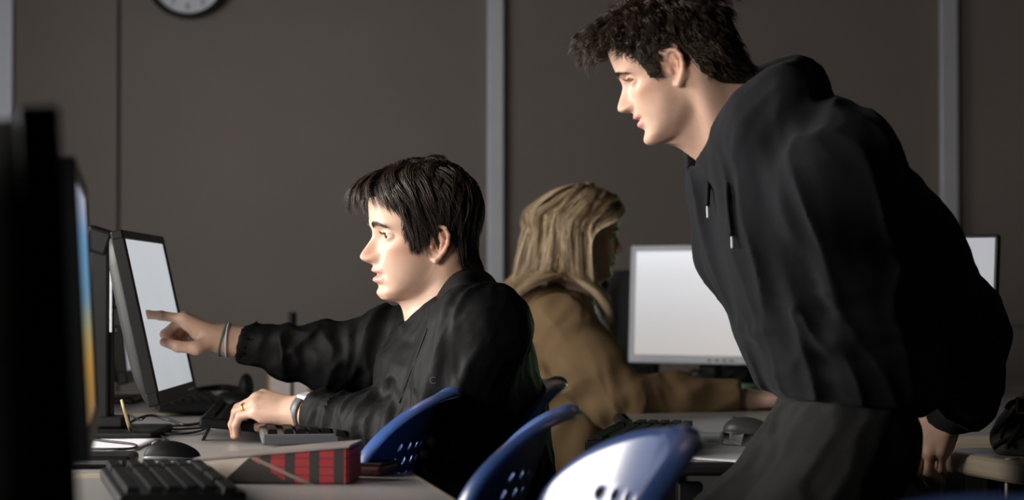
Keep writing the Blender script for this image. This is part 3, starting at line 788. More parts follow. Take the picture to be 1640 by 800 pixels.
def skin_colors(V, head, O, R, s, base, lip, blush):
    q = ((V - O) @ R) / s
    x, y, z = q.T
    c = np.tile(np.array(base), (len(V), 1))
    ay = np.abs(y)
    lm = np.clip(1 - (ay / .026) ** 2, 0, 1) ** .5 * (sstep(-.0775, -.072, z) - sstep(-.051, -.047, z)) * (x > .07)
    c = c * (1 - lm[:, None]) + np.array(lip) * lm[:, None]
    bm_ = np.clip(gau(x, .1, .03) * gau(ay, 0, .018) * gau(z, -.027, .012) * .5 + gau(ay, .052, .02) * gau(z, -.02, .022) * (x > .02) * .45 + (ay > .066) * gau(z, -.01, .03) * (np.abs(x) < .03) * .75, 0, 1)
    far = (np.abs(q).max(1) > .2); bm_[far] = 0
    c = c * (1 - bm_[:, None]) + c * np.array(blush) * bm_[:, None]
    n = vnoise((q * 120).astype(f32)); c = c * (.96 + .08 * n[:, None])
    return c

# ---------------------------------------------------------------- hair as strands
def grad(f, p, e=.002):
    g = np.stack([f(p + np.eye(3, dtype=f32)[k] * e) - f(p - np.eye(3, dtype=f32)[k] * e) for k in range(3)], 1)
    return g / (np.linalg.norm(g, axis=1, keepdims=True) + 1e-9)
def scalp_roots(f, inside, n, rng, cx=(0, 0, .03)):
    out = []
    while sum(len(o) for o in out) < n:
        d = rng.normal(size=(n * 2, 3)); d /= np.linalg.norm(d, axis=1, keepdims=True)
        lo = np.zeros(len(d)); hi = np.full(len(d), .16)
        for _ in range(14):
            mid = (lo + hi) / 2; v = f((np.array(cx) + d * mid[:, None]).astype(f32)); lo = np.where(v < 0, mid, lo); hi = np.where(v < 0, hi, mid)
        p = np.array(cx) + d * lo[:, None]; out.append(p[inside(p)])
    return np.concatenate(out)[:n]
def strands_mesh(paths, rad, cols):
    """paths (N,K,3); tapered three sided strands"""
    N, K, _ = paths.shape
    T = np.gradient(paths, axis=1); T /= np.linalg.norm(T, axis=2, keepdims=True) + 1e-9
    ref = np.array((.3, .5, .81)); A = np.cross(T, ref); A /= np.linalg.norm(A, axis=2, keepdims=True) + 1e-9; Bv = np.cross(T, A)
    tp = np.interp(np.linspace(0, 1, K), (0, .1, .55, 1), (.8, 1, .9, .12))
    r = rad[:, None] * tp[None]
    ring = [paths + r[..., None] * (math.cos(a) * A + math.sin(a) * Bv) for a in (0, 2.094, 4.189)]
    V = np.stack(ring, 2).reshape(-1, 3)
    i = np.arange(N)[:, None, None] * K * 3; j = np.arange(K - 1)[None, :, None] * 3; k = np.arange(3)[None, None]
    a = i + j + k; b = i + j + (k + 1) % 3
    F = np.stack((a, b, b + 3, a + 3), -1).reshape(-1, 4)
    C = np.repeat(cols, K * 3, axis=0)
    return V, F, C
def grow(f, roots, flow, length, height, K=10, rng=None, curl=0, curl_f=60, wob=.15, offset=.0):
    """march strands over the head: flow(p, s) tangential direction, height(s, root) distance above the skin"""
    p = roots.astype(f32).copy(); N = len(p); path = [p.copy()]
    step = (length / (K - 1))[:, None]
    jit = rng.normal(size=(N, 3)) * wob; ph = rng.uniform(0, 6.28, N)
    for k in range(1, K):
        s = k / (K - 1)
        n = grad(f, p)
        t = flow(p, s, roots) + jit
        t = t - n * (t * n).sum(1, keepdims=True) * .85
        if curl:
            side = np.cross(t, n); ang = ph + s * length * curl_f
            t = t + curl * (np.cos(ang)[:, None] * side + np.sin(ang)[:, None] * n)
        t /= np.linalg.norm(t, axis=1, keepdims=True) + 1e-9
        p = p + t * step
        h = height(s, roots); d = f(p.astype(f32))
        n = grad(f, p.astype(f32))
        push = np.where(d < h, (h - d), (h - d) * .55)
        p = (p + n * push[:, None]).astype(f32); path.append(p.copy())
    return np.stack(path, 1)

# ---------------------------------------------------------------- hands
def hand_prims(W, X, N, side, curls, spread=(.10, .02, -.06, -.14), thumb=None, s=1.0):
    """W wrist, X finger direction, N back-of-hand normal, side +1 thumb along cross(N,X). curls: 4 tuples of 3 angles (deg)."""
    X = np.array(X, float); X /= np.linalg.norm(X); N = np.array(N, float); N -= X * (N @ X); N /= np.linalg.norm(N)
    L = np.cross(N, X) * side; W = np.array(W, float)
    pr = []; tips = []
    offs = (.027, .0085, -.0105, -.0275); fw = (.090, .094, .088, .078); up = (.0, .002, .001, -.003)
    ln = ((.043, .026, .022), (.047, .030, .023), (.043, .028, .023), (.034, .021, .020))
    rad = ((.0098, .0088, .0080, .0068), (.0100, .0090, .0082, .0070), (.0095, .0086, .0078, .0066), (.0083, .0074, .0068, .0058))
    for i in range(4):
        b = W + s * (X * fw[i] + L * offs[i] + N * up[i])
        w0 = W + s * (X * .012 + L * offs[i] * .55)
        pr.append(('palm', w0, b, .0135 * s, .0118 * s)); pr.append(('palm', W + s * (X * .012 + L * offs[i] * .55 - N * .008), b - N * .008 * s - X * .012 * s, .013 * s, .0105 * s))
        d = X + L * spread[i]; d /= np.linalg.norm(d); a = 0; q = b
        for j in range(3):
            a += math.radians(curls[i][j]); dd = d * math.cos(a) - N * math.sin(a)
            e = q + dd * ln[i][j] * s; pr.append(('f%d' % i, q, e, rad[i][j] * s, rad[i][j + 1] * s)); q = e
        tips.append((q, dd, d * math.sin(a) + N * math.cos(a)))
    if thumb is None: thumb = [(.5, .8, -.35), (.8, .45, -.3), (.9, .25, -.3)]
    q = W + s * (X * .020 + L * .022 - N * .008); rr = (.0150, .0120, .0105, .0085); tl = (.044, .034, .028)
    for j in range(3):
        v = thumb[j]; dd = X * v[0] + L * v[1] + N * v[2]; dd /= np.linalg.norm(dd)
        e = q + dd * tl[j] * s; pr.append(('th' if j else 'palm', q, e, rr[j] * s, rr[j + 1] * s)); q = e
    tips.append((q, dd, None))
    pr.append(('palm', W + s * (X * .025 + L * .016 - N * .012), W + s * (X * .055 + L * .018 - N * .013), .016 * s, .013 * s))
    return pr, tips
def hand_sdf(p, pr, arm=None, k=.010):
    groups = {}
    for g, a, b, ra, rb in pr:
        d = rc(p, a, b, ra, rb)
        groups[g] = d if g not in groups else smin(groups[g], d, .012 if g == 'palm' else .004)
    out = groups.pop('palm')
    if arm is not None: out = smin(out, arm, .022)
    fing = None
    for g in groups: out_g = groups[g]; fing = out_g if fing is None else smin(fing, out_g, .0015)
    return smin(out, fing, .008)
def hand_colors(V, tips, base, nail=.010):
    c = np.tile(np.array(base), (len(V), 1))
    for q, dd, nn in tips:
        d = np.linalg.norm(V - q, axis=1); w = np.exp(-(d / .014) ** 2)[:, None] * .35
        c = c * (1 - w) + np.array(base) * np.array((1.05, .80, .74)) * w
    n = vnoise((V * 110).astype(f32)); return c * (.94 + .12 * n[:, None])
def bounds(pr, pad=.03):
    a = np.array([x[1] for x in pr] + [x[2] for x in pr]); return a.min(0) - pad, a.max(0) + pad
def in_boxes(p, boxes): pass

def boundary_loop(V, F, sel=None):
    """boundary vertex ids of an open mesh"""
    e = np.concatenate([np.stack((F[:, i], F[:, (i + 1) % F.shape[1]]), 1) for i in range(F.shape[1])]); e.sort(1)
    u, n = np.unique(e, axis=0, return_counts=True); ids = np.unique(u[n == 1])
    return ids if sel is None else ids[sel(V[ids])]
def ring_pick(V, ids, c, axis, k=12):
    B = frame_to(axis, (0.1, .95, .2)); q = (V[ids] - c) @ B; a = np.arctan2(q[:, 2], q[:, 1])
    return [int(ids[np.argmin(np.abs(np.angle(np.exp(1j * (a - t)))))]) for t in np.linspace(-math.pi, math.pi, k, endpoint=False)]
def weld(parts, links, base):
    """join the open ends of body pieces by tubes that run inside the clothes, so the body is one surface"""
    V, F, C = join(parts); off = np.cumsum([0] + [len(p[0]) for p in parts]); Vn = [V]; Fn = [F]; n = len(V)
    bl = [boundary_loop(p[0], p[1]) + off[i] for i, p in enumerate(parts)]
    for ia, ib, path in links:
        if not len(bl[ia]) or not len(bl[ib]): continue
        ca, cb = V[bl[ia]].mean(0), V[bl[ib]].mean(0); pts = [ca] + [np.asarray(q, float) for q in path] + [cb]
        rings = [np.array(ring_pick(V, bl[ia], ca, pts[1] - ca))]
        for j in range(1, len(pts) - 1):
            B = frame_to(pts[j + 1] - pts[j - 1], (0.1, .95, .2)); a = np.linspace(-math.pi, math.pi, 12, endpoint=False)
            Vn.append(pts[j] + .02 * (np.cos(a)[:, None] * B[:, 1] + np.sin(a)[:, None] * B[:, 2])); rings.append(np.arange(n, n + 12)); n += 12
        rings.append(np.array(ring_pick(V, bl[ib], cb, cb - pts[-2])))
        for r0, r1 in zip(rings[:-1], rings[1:]): Fn.append(np.stack((r0, np.roll(r0, -1), np.roll(r1, -1), r1), 1))
    V2 = np.concatenate(Vn); C2 = np.concatenate((C, np.tile(np.array(base), (len(V2) - len(V), 1))))
    return V2, np.concatenate(Fn), C2
# ================================================================ people
M['skin'] = mat('skin', (.6, .4, .3), .46, .05, 40, .12, 900, spec=.4, attr=True, sss=.12)
M['hair'] = mat('hair_strands', (.02, .01, .01), .36, .1, 60, spec=.55, attr=True)
M['jacket'] = mat('black_nylon_jacket', (.0050, .0050, .0054), .60, .12, 14, .15, 500, spec=.10)
M['hoodie'] = mat('black_cotton_hoodie', (.0125, .013, .0155), .92, .12, 20, .3, 900, spec=.1, sheen=.04)
M['sweat'] = mat('charcoal_sweatpants', (.020, .020, .020), .95, .18, 30, .3, 900, spec=.1, sheen=.05)
M['tan'] = mat('tan_cotton_jacket', (.185, .122, .064), .9, .1, 16, .3, 700, spec=.15)
M['denim'] = mat('blue_denim', (.06, .14, .23), .85, .2, 60, .3, 900)
M['white_cloth'] = mat('white_tshirt', (.75, .75, .77), .9, .04, 20)
M['gold'] = mat('gold_ring', (.8, .5, .15), .25, .05, 20, metal=1)
M['cord'] = mat('woven_green_cord', (.10, .14, .09), .7, .6, 260, .4, 900)
def eye_mat(name, iris):
    m = bpy.data.materials.new(name); m.use_nodes = True; nt = m.node_tree; b = nt.nodes['Principled BSDF']; b.inputs['Roughness'].default_value = .08
    tc = nt.nodes.new('ShaderNodeTexCoord'); sp = nt.nodes.new('ShaderNodeSeparateXYZ'); nt.links.new(tc.outputs['Object'], sp.inputs[0])
    cr = nt.nodes.new('ShaderNodeValToRGB'); cr.color_ramp.interpolation = 'CONSTANT'; e = cr.color_ramp.elements; e.new(.5)
    mr = nt.nodes.new('ShaderNodeMapRange'); mr.inputs[1].default_value = .008; mr.inputs[2].default_value = .0125; nt.links.new(sp.outputs[0], mr.inputs[0])
    e[0].position = 0; e[0].color = (.62, .56, .53, 1); e[1].position = .62; e[1].color = (*iris, 1); e[2].position = .93; e[2].color = (.004, .004, .004, 1)
    nt.links.new(mr.outputs[0], cr.inputs[0]); nt.links.new(cr.outputs[0], b.inputs['Base Color']); return m
M['eye'] = eye_mat('eyeball_brown', (.05, .025, .012))

def add_eyes(person, head, O, R, s, gaze=(0, 0)):
    for sd in (-1, 1):
        bm = bmesh.new(); bmesh.ops.create_uvsphere(bm, u_segments=24, v_segments=16, radius=.0122 * s)
        o = from_bm('eye', bm, M['eye'], person, True)
        c = O + R @ (head['eye'] * np.array((1, sd * head['sx'], 1)) * s)
        Rm = Matrix(R.tolist()).to_4x4() @ Matrix.Rotation(gaze[0], 4, 'Z') @ Matrix.Rotation(-gaze[1], 4, 'Y')
        o.matrix_world = Matrix.Translation(Vector(c)) @ Rm
def brows_and_lashes(head, rng, n=260, col=(.035, .023, .017), thick=1.0):
    f = head['full']; P0 = []; Dn = []
    for sd in (-1, 1):
        u = rng.uniform(0, 1, n); y = .010 + .034 * u
        z = .0200 + .0040 * np.sin(np.clip(u * 1.15, 0, 1) * math.pi * .72) - .0045 * np.maximum(0, u - .62) * 2 + rng.normal(size=n) * .0016 * thick * (1 - .5 * u)
        P0.append(np.stack((np.full(n, .13), sd * y, z), 1)); Dn.append(np.stack((np.full(n, -.15), sd * (.35 + .65 * u), .55 - .9 * u), 1))
    p = np.concatenate(P0); d = np.concatenate(Dn); d /= np.linalg.norm(d, axis=1, keepdims=True)
    lo = np.full(len(p), .04); hi = np.full(len(p), .14)
    for _ in range(14):
        mid = (lo + hi) / 2; q = p.copy(); q[:, 0] = mid; v = f(q.astype(f32)); lo = np.where(v < 0, mid, lo); hi = np.where(v < 0, hi, mid)
    p[:, 0] = lo
    L = rng.uniform(.006, .010, len(p))[:, None]
    path = np.stack([p + d * L * t + np.array((.0016, 0, 0)) * math.sin(t * 2.6) + np.array((.0004, 0, 0)) for t in (0, .35, .7, 1)], 1)
    # lashes
    n2 = 26; ls = []
    for sd in (-1, 1):
        a = np.linspace(-.0105, .0110, n2); c = head['eye'] * np.array((1, sd * head['sx'], 1))
        zz = .0050 * (1 - (a / .0128) ** 2); xx = np.sqrt(np.maximum(.0140 ** 2 - a ** 2 - zz ** 2, 0))
        b = c + np.stack((xx, a, zz), 1)
        for q, aa in zip(b, a): ls.append([q, q + np.array((.003, aa * .15, -.0004)), q + np.array((.0058, aa * .35, .0012)), q + np.array((.0078, aa * .5, .0038))])
    path = np.concatenate((path, np.array(ls)))
    rad = np.concatenate((np.full(len(p), .00042), np.full(len(ls), .00018)))
    return strands_mesh(path, rad, np.tile(np.array(col), (len(path), 1)) * rng.uniform(.7, 1.4, (len(path), 1)))
def hair_mesh(head, mask, guides_n, strands_n, rng, flow, length, height, col, K=10, curl=0, curl_f=60, cap=.008, rad=.0006, clump=.7, wob=.12, f=None, colvar=.35, cap_h=.003, frizz=.0015, streak=None, cap_col=.6, long=False):
    f = f or head['base']
    inside = lambda p: mask(p) < 0
    fr_ = head['base'] if long else f
    gr = scalp_roots(fr_, inside, guides_n, rng)
    gp = grow(f, gr, flow, length(gr) * rng.uniform(.85, 1.12, guides_n), height, K, rng, curl, curl_f, wob)
    rt = scalp_roots(fr_, inside, strands_n, rng)
    near = np.empty(len(rt), int)
    for s in range(0, len(rt), 1000):
        near[s:s + 1000] = ((rt[s:s + 1000, None] - gr[None]) ** 2).sum(2).argmin(1)
    s = np.linspace(0, 1, K)[None, :, None]
    cl = rng.uniform(clump * .6, min(clump * 1.25, .97), len(rt))[:, None, None]
    path = gp[near] + (rt - gr[near])[:, None] * (1 - cl * s)
    nz = np.cumsum(rng.normal(size=path.shape), axis=1) * frizz * np.sqrt(1 / K)
    path = path + nz * s
    ln = rng.uniform(.78, 1.0, len(rt))     # trim some strands
    idx = s[0, :, 0][None] * (K - 1) * ln[:, None]; i0 = np.minimum(idx.astype(int), K - 2); fr = (idx - i0)[..., None]
    r = np.arange(len(rt))[:, None]; path = path[r, i0] * (1 - fr) + path[r, i0 + 1] * fr
    c = np.tile(np.array(col), (len(rt), 1)) * rng.uniform(1 - colvar, 1 + colvar, (len(rt), 1))
    if streak is not None:
        k = rng.uniform(0, 1, guides_n)[near][:, None]; c = c * (1 - k) + np.array(streak) * k * rng.uniform(.8, 1.15, (len(rt), 1))
    parts = [strands_mesh(path, rng.uniform(rad * .7, rad * 1.3, len(rt)), c)]
    if cap:
        g = lambda p: smax(fr_(p) - cap, mask(p).astype(f32), .006)
        V, F = sdf_mesh(g, (-.12, -.1, -.1), (.125, .1, .155), cap_h)
        parts.append((V, F, np.tile(np.array(col) * cap_col, (len(V), 1))))
    return parts
def to_world(part, O, R, s): return (O + (part[0] * s) @ R.T, part[1], part[2])
def ysc(p, yc, k):
    q = p.copy(); q[:, 1] = yc + (p[:, 1] - yc) / k; return q
rng = np.random.default_rng(7)

# ---------------------------------------------------------------- the seated boy
pm = thing('person', 'seated person in black jacket pointing at the pale grey screen', 'person', tuple(P(748, 800, 3.62)[:2]) + (0,))
bpy.context.view_layer.update()
def child(name, V, F, m, person, col=None, smooth=True):
    V = np.asarray(V) - np.array(person.location); return from_np(name, V, F, m, person, smooth, col)
def child_obj(o, person):
    o.parent = person; o.matrix_parent_inverse = Matrix.Translation(-Vector(person.location)); return o
H1 = make_head(top=.072, backk=.90, nose=.99, mouth=.0022, chin=-.0035, lips=.92, ear_z=-.006, chin_z=.22, lid=.72)
R1 = pose(math.radians(196), math.radians(-4), math.radians(-2)); s1 = 1.02
O1 = P(704, 394, 3.55) - R1 @ (np.array((-.003, .074, -.018)) * s1)
loc1 = lambda p: ((p - O1.astype(f32)) @ R1.astype(f32)) / f32(s1)
nb1 = P(732, 492, 3.62)
def neck1(p):
    a = O1 + R1 @ np.array((-.022, 0, -.030)); d = rc(p, a, nb1, .055, .060)
    d = smin(d, rc(p, O1 + R1 @ np.array((-.028, .056, -.032)), P(690, 512, 3.59), .014, .010), .022)
    d = smin(d, rc(p, O1 + R1 @ np.array((.03, 0, -.085)), P(684, 508, 3.62), .030, .034), .03)
    return d
shN, shF = P(772, 532, 3.455), P(688, 548, 3.79)
elN, wrN = P(684, 708, 3.46), P(509, 664, 3.65)
elF, wrF = P(548, 574, 3.80), P(388, 549, 3.80)
T1 = [(P(744, 562, 3.62), .098), (P(735, 600, 3.62), .126), (P(742, 700, 3.62), .132), (P(748, 800, 3.62), .137), (np.array((P(748, 800, 3.62)[0], P(748, 800, 3.62)[1], .60)), .135)]
yc1 = P(748, 700, 3.62)[1]
tor1 = lambda p, e=0: chain(ysc(p, yc1, 1.38), [(a, r - e) for a, r in T1], .05)
def skin1(p):
    d = smin(H1['full'](loc1(p)) * s1, neck1(p), .016)
    return smin(d, tor1(p, .035), .06)
# right hand pointing, left hand typing
prR, tipR = hand_prims(P(366, 544, 3.80), (-1, .02, .46), (.45, .10, 1), 1, [(16, 5, 3), (66, 92, 45), (72, 92, 45), (74, 88, 40)], spread=(.04, 0, -.03, -.06),
                       thumb=[(.60, .50, -.82), (.93, .04, -.34), (.98, -.06, -.12)], s=.94)
prL, tipL = hand_prims(P(486, 659, 3.675), (-1, .30, .18), (.10, -.42, .85), -1, [(36, 38, 20), (36, 42, 22), (30, 44, 24), (24, 42, 24)], spread=(.10, .03, -.04, -.10),
                       thumb=[(.62, .25, -.75), (.85, -.05, -.55), (.95, -.1, -.3)], s=.98)
armR = lambda p: rc(p, P(366, 544, 3.80), elF, .0265, .036)
armL = lambda p: rc(p, P(486, 659, 3.675), elN, .0275, .036)
handR = lambda p: hand_sdf(p, prR, armR(p)); handL = lambda p: hand_sdf(p, prL, armL(p))
SK1 = (.62, .40, .295)
parts = []
V, F = sdf_mesh(skin1, O1 - np.array((.17, .13, .20)), O1 + np.array((.14, .13, .15)), .0017)
parts.append((V, F, skin_colors(V, H1, O1, R1, s1, SK1, (.60, .27, .24), (1.02, .80, .74))))
for hf, pr, tp in ((handR, prR, tipR), (handL, prL, tipL)):
    lo, hi = bounds(pr, .03); V, F = sdf_mesh(hf, lo, hi + np.array((.07, .0, .0)), .0017); parts.append((V, F, hand_colors(V, tp, SK1)))
V, F, C = weld(parts, [(1, 0, [elF, shF]), (2, 0, [elN, shN])], SK1); body = child('body', V, F, M['skin'], pm, C)
add_eyes(pm, H1, O1, R1, s1, (math.radians(10), math.radians(-3)))
for o in list(pm.children):
    if o.name.startswith('eye'): o.matrix_world = o.matrix_world
M['nail'] = mat('fingernail', (.66, .40, .33), .28, .04, 60)
def nails(person, tips, rads, thumb_n):
    for i, (q, dd, nn) in enumerate(tips):
        nn = np.array(thumb_n, float) if nn is None else nn; nn = nn - dd * (nn @ dd); nn /= np.linalg.norm(nn); r = rads[i]
        bm = bmesh.new(); bmesh.ops.create_uvsphere(bm, u_segments=14, v_segments=8, radius=1)
        for v in bm.verts: v.co = Vector((v.co.x * r * .95, v.co.y * r * .78, v.co.z * r * .22 - (v.co.y * .78) ** 2 * r * .35))
        o = from_bm('fingernail', bm, M['nail'], person, True); B = np.stack((dd, np.cross(nn, dd), nn), 1)
        o.matrix_basis = Matrix.Translation(Vector(q - dd * r * .15 + nn * r * .93) - person.location) @ Matrix(B.tolist()).to_4x4()
nails(pm, tipR, (.0064, .0066, .0062, .0054, .0080), (0, -1, .15)); nails(pm, tipL, (.0066, .0068, .0064, .0056, .0083), (0, -.4, 1))
zb1x = np.array((-.12, -.09, -.06, -.036, -.026, -.012, .016, .024, .030, .043, .052, .062, .078, .10))
zb1z = np.array((-.098, -.092, -.080, -.048, .0, .028, .024, -.010, -.022, -.020, .022, .046, .066, .070))
mask1 = lambda p: (np.interp(p[:, 0], zb1x, zb1z) - p[:, 2]).astype(f32) * .7
hf1 = lambda q: smin(H1['base'](q), neck1(((q.astype(f32) * f32(s1)) @ R1.T.astype(f32)) + O1.astype(f32)) / s1, .02)
CR1 = np.array((-.042, .0, .115))
def flow1(p, s, r):
    d = p - CR1; d = d / (np.linalg.norm(d, axis=1, keepdims=True) + .03) + np.array((1.3, .25, 0)) * sstep(.055, .01, np.linalg.norm(p - CR1, axis=1))[:, None]
    fr = (sstep(.015, .06, r[:, 0]) * sstep(.045, .08, r[:, 2]))[:, None]; near = sstep(-.012, .010, r[:, 1])[:, None]; sy = near * 2 - 1
    fore = np.array((.75, -.10, .10)) if s < .34 else np.array((.10, -.12, -1.1))
    sweep = np.array((.45, .75, .05)) if s < .35 else np.array((-.28, .55, -.85))
    ff = near * sweep + (1 - near) * fore
    d = d + np.array((0, 0, -.5)) * s * 1.2
    d = d * (1 - fr) + fr * ff
    sd = (sstep(.012, .04, r[:, 1]) * sstep(-.03, .01, r[:, 0]) * sstep(.03, .06, r[:, 2]))[:, None] * (1 - fr)
    d = d * (1 - sd) + sd * np.array((-.42, .25, -.85))
    low = sstep(.055, .0, r[:, 2])[:, None]
    return d * (1 - low) + low * np.where((r[:, 0] > .02)[:, None], np.array((.12, 0, -1)), np.array((-.35, 0, -1)))
zend1 = lambda x: np.interp(x, (-.10, -.06, -.035, -.022, .012, .024, .034, .050, .060, .075), (-.098, -.086, -.052, .016, .024, -.010, -.016, .010, .036, .042))
len1 = lambda r: np.clip((r[:, 2] - zend1(r[:, 0] + .004)) * 1.15 + .012, .012, .092) * (.35 + .65 * sstep(.015, .06, np.linalg.norm(r - CR1, axis=1)))
hv = lambda r: .6 + .8 * vnoise((r * 45).astype(f32))
def hgt1(s, r):
    top = sstep(.02, .10, r[:, 2]); fr = sstep(.03, .075, r[:, 0]) * sstep(.05, .08, r[:, 2]) * sstep(.02, -.01, r[:, 1])
    return (.003 + .0075 * top) * np.interp(s, (0, .3, .7, 1), (.3, 1, .85, .5)) * hv(r) + fr * .014 * np.interp(s, (0, .3, .6, 1), (0, .8, 1, .9))
hp = hair_mesh(H1, mask1, 540, 8800, rng, flow1, len1, hgt1, (.040, .027, .0195), K=10, f=hf1, cap=.0035, rad=.00058, clump=.66, wob=.10, frizz=.0022)
hp.append(brows_and_lashes(H1, rng, 320, thick=1.1))
hp = [to_world(x, O1, R1, s1) for x in hp]
V, F, C = join(hp); child('hair', V, F, M['hair'], pm, C)
def jacket1(p):
    d = tor1(p)
    d = smin(d, rc(p, nb1 + np.array((.012, 0, -.05)), shN, .058, .072), .06); d = smin(d, rc(p, nb1 + np.array((.0, 0, -.05)), shF, .056, .070), .06)
    aN = chain(p, [(shN, .074), ((shN + elN) / 2 + np.array((.012, -.01, 0)), .072), (elN, .055), ((elN + wrN) / 2, .050), (wrN, .041)], .03)
    aF = chain(p, [(shF, .070), ((shF + elF) / 2, .068), (elF, .056), ((elF + wrF) / 2, .043), (wrF, .034)], .03)
    fN = folds(p, elN - wrN, 26, 9, 1, 3); fF = folds(p, elF - wrF, 22, 8, 1, 5)
    aN = aN + .013 * fN + .005 * folds(p, (.4, .3, 1), 16, 40, 1, 51); aF = aF + .013 * fF + .008 * folds(p, (.8, .1, .7), 8, 26, 1, 53)
    # cuffs gathered: cut sleeves at the wrists
    uN = (wrN - elN) / np.linalg.norm(wrN - elN); uF = (wrF - elF) / np.linalg.norm(wrF - elF)
    aN = smax(aN, ((p - wrN.astype(f32)) @ uN.astype(f32)) - .0, .008); aF = smax(aF, ((p - wrF.astype(f32)) @ uF.astype(f32)) - .004, .008)
    aN = smin(aN, smax(rc(p, wrN - uN * .035, wrN - uN * .008, .0415, .0405), -1 + 0 * aN, .002), .006)
    aF = smin(aF, rc(p, wrF - uF * .045, wrF - uF * .008, .0370, .0355), .006)
    d = d + .010 * folds(p, (.25, .1, 1), 5, 13, 1, 9) + .004 * folds(p, (1, .3, -.5), 9, 26, 1, 2)
    d = smin(d, aF, .025); d = smin(d, aN, .028)
    d = smax(d, -(neck1(p) - .010), .012)
    d = smax(d, -(armL(p) - .0045), .003); d = smax(d, -(armR(p) - .0045), .003)
    return d
V, F = sdf_mesh(jacket1, (-.56, 3.22, .56), (.14, 4.02, 1.06), .0042)
jk = child('jacket', V, F, M['jacket'], pm)
def chloft(name, curves, m, person, thick=.004, **kw):
    o = loft(name, curves, m, None, thick, **kw); return child_obj(o, person)
inner = [P(668, 560, 3.545), P(684, 514, 3.545), P(703, 472, 3.535), P(727, 441, 3.545), P(754, 431, 3.62), P(735, 440, 3.70), P(700, 462, 3.715), P(668, 486, 3.70), P(662, 540, 3.66)]
mid = [P(672, 572, 3.51), P(700, 508, 3.50), P(722, 468, 3.485), P(748, 441, 3.505), P(782, 440, 3.62), P(755, 445, 3.75), P(690, 466, 3.765), P(655, 484, 3.74), P(645, 540, 3.69)]
outer = [P(668, 602, 3.49), P(706, 528, 3.455), P(738, 492, 3.435), P(768, 468, 3.465), P(800, 464, 3.62), P(770, 470, 3.79), P(690, 485, 3.80), P(640, 500, 3.77), P(628, 560, 3.71)]
col1 = chloft('collar', [inner, mid, outer], M['jacket'], pm, .006, nu=6, nv=5)
def on_jacket(px, py, lift=.001):
    Ds = np.arange(3.2, 3.9, .002); ray = np.array([P(px, py, k) for k in Ds]).astype(f32); h_ = jacket1(ray) < 0
    return P(px, py, Ds[np.argmax(h_)] - lift)
z = tube('zipper', [on_jacket(*q) for q in ((684, 526), (676, 548), (667, 572), (657, 598), (648, 622), (640, 644))], .0018, M['key'], None, 6); child_obj(z, pm)
# t-shirt seen in the neckline
t = loft('t_shirt', [[P(690, 520, 3.575), P(682, 540, 3.56), P(678, 560, 3.55)], [P(680, 522, 3.60), P(672, 542, 3.585), P(668, 562, 3.57)], [P(668, 520, 3.66), P(664, 540, 3.65), P(660, 560, 3.64)]], M['white_cloth'], None, .003); child_obj(t, pm)
def legs1(p):
    hx, hy, hz = T1[-1][0]
    d = None
    for sd in (-1, 1):
        e = chain(p, [(np.array((hx, hy + sd * .10, .585)), .105), (np.array((hx - .40, hy + sd * .12 + .06, .565)), .075), (np.array((hx - .42, hy + sd * .12 + .07, .12)), .055)], .04)
        d = e if d is None else smin(d, e, .04)
    return d + .008 * folds(p, (1, 0, .2), 12, 9, 1, 4)
V, F = sdf_mesh(legs1, (-.62, 3.3, .05), (.08, 4.0, .72), .009); child('trousers', V, F, M['jacket'], pm)
def shoe(person, at, fwd, m='black_matte'):
    bm = bmesh.new(); bmesh.ops.create_uvsphere(bm, u_segments=24, v_segments=16, radius=1)
    for v in bm.verts:
        x, y, zz = v.co; zz = max(zz, -.35); v.co = Vector((x * .14 + .05, y * .048 * (1 + .1 * x), (zz + .35) * .06 * (1 - .35 * x)))
    o = from_bm('shoe', bm, M[m], person, True); o.location = Vector(at) - person.location; o.rotation_euler = (0, 0, fwd); return o
for sd in (-1, 1): shoe(pm, (T1[-1][0][0] - .42, T1[-1][0][1] + sd * .12 + .07, .0), math.pi)
def band_ring(name, c, axis, rx, rz, w, th, m, person, n=40, up=(0, 0, 1)):
    B = frame_to(axis, up); V = []; F = []
    prof = [(-w, 0), (-w * .7, th), (w * .7, th), (w, 0), (w * .6, -th * .4), (-w * .6, -th * .4)]; k = len(prof)
    for i in range(n):
        a = 2 * math.pi * i / n; rad = B[:, 1] * math.cos(a) * rx + B[:, 2] * math.sin(a) * rz; u = B[:, 1] * math.cos(a) + B[:, 2] * math.sin(a)
        for q, h in prof: V.append(c + rad + u * h + B[:, 0] * q)
    for i in range(n):
        for j in range(k): F.append((i * k + j, i * k + (j + 1) % k, ((i + 1) % n) * k + (j + 1) % k, ((i + 1) % n) * k + j))
    return child(name, np.array(V), np.array(F), m, person)
uN = (P(486, 659, 3.675) - elN); uN /= np.linalg.norm(uN)
wb_ = band_ring('wristwatch', P(490, 660, 3.668), uN, .0290, .0295, .010, .0032, M['dgrey'], pm)
wc = P(492, 634, 3.655); bm = bmesh.new(); add_box(bm, (.030, .026, .008), (0, 0, 0), None, .003, 3)
o = from_bm('watch_case', bm, M['silver'], pm); Bq = frame_to(uN, (0.1, -.35, .9)); o.matrix_basis = Matrix.Translation(Vector(wc) - pm.location) @ Matrix(Bq.tolist()).to_4x4()
uF = (P(366, 544, 3.80) - elF); uF /= np.linalg.norm(uF)
for k, (ofs, w_) in enumerate(((.004, .0024), (-.004, .002))):
    band_ring('bracelet', P(362, 543, 3.80) + uF * ofs, uF + np.array((0, 0, .10 * (1 - 2 * k))), .0345, .0300, w_, .0024, M['cord'] if k == 0 else M['silver'], pm)
f3 = [x for x in prL if x[0] == 'f2'][0]; mid_ = f3[1] * .45 + f3[2] * .55
band_ring('ring', mid_, f3[2] - f3[1], .0098, .0098, .0024, .0010, M['gold'], pm, 24)

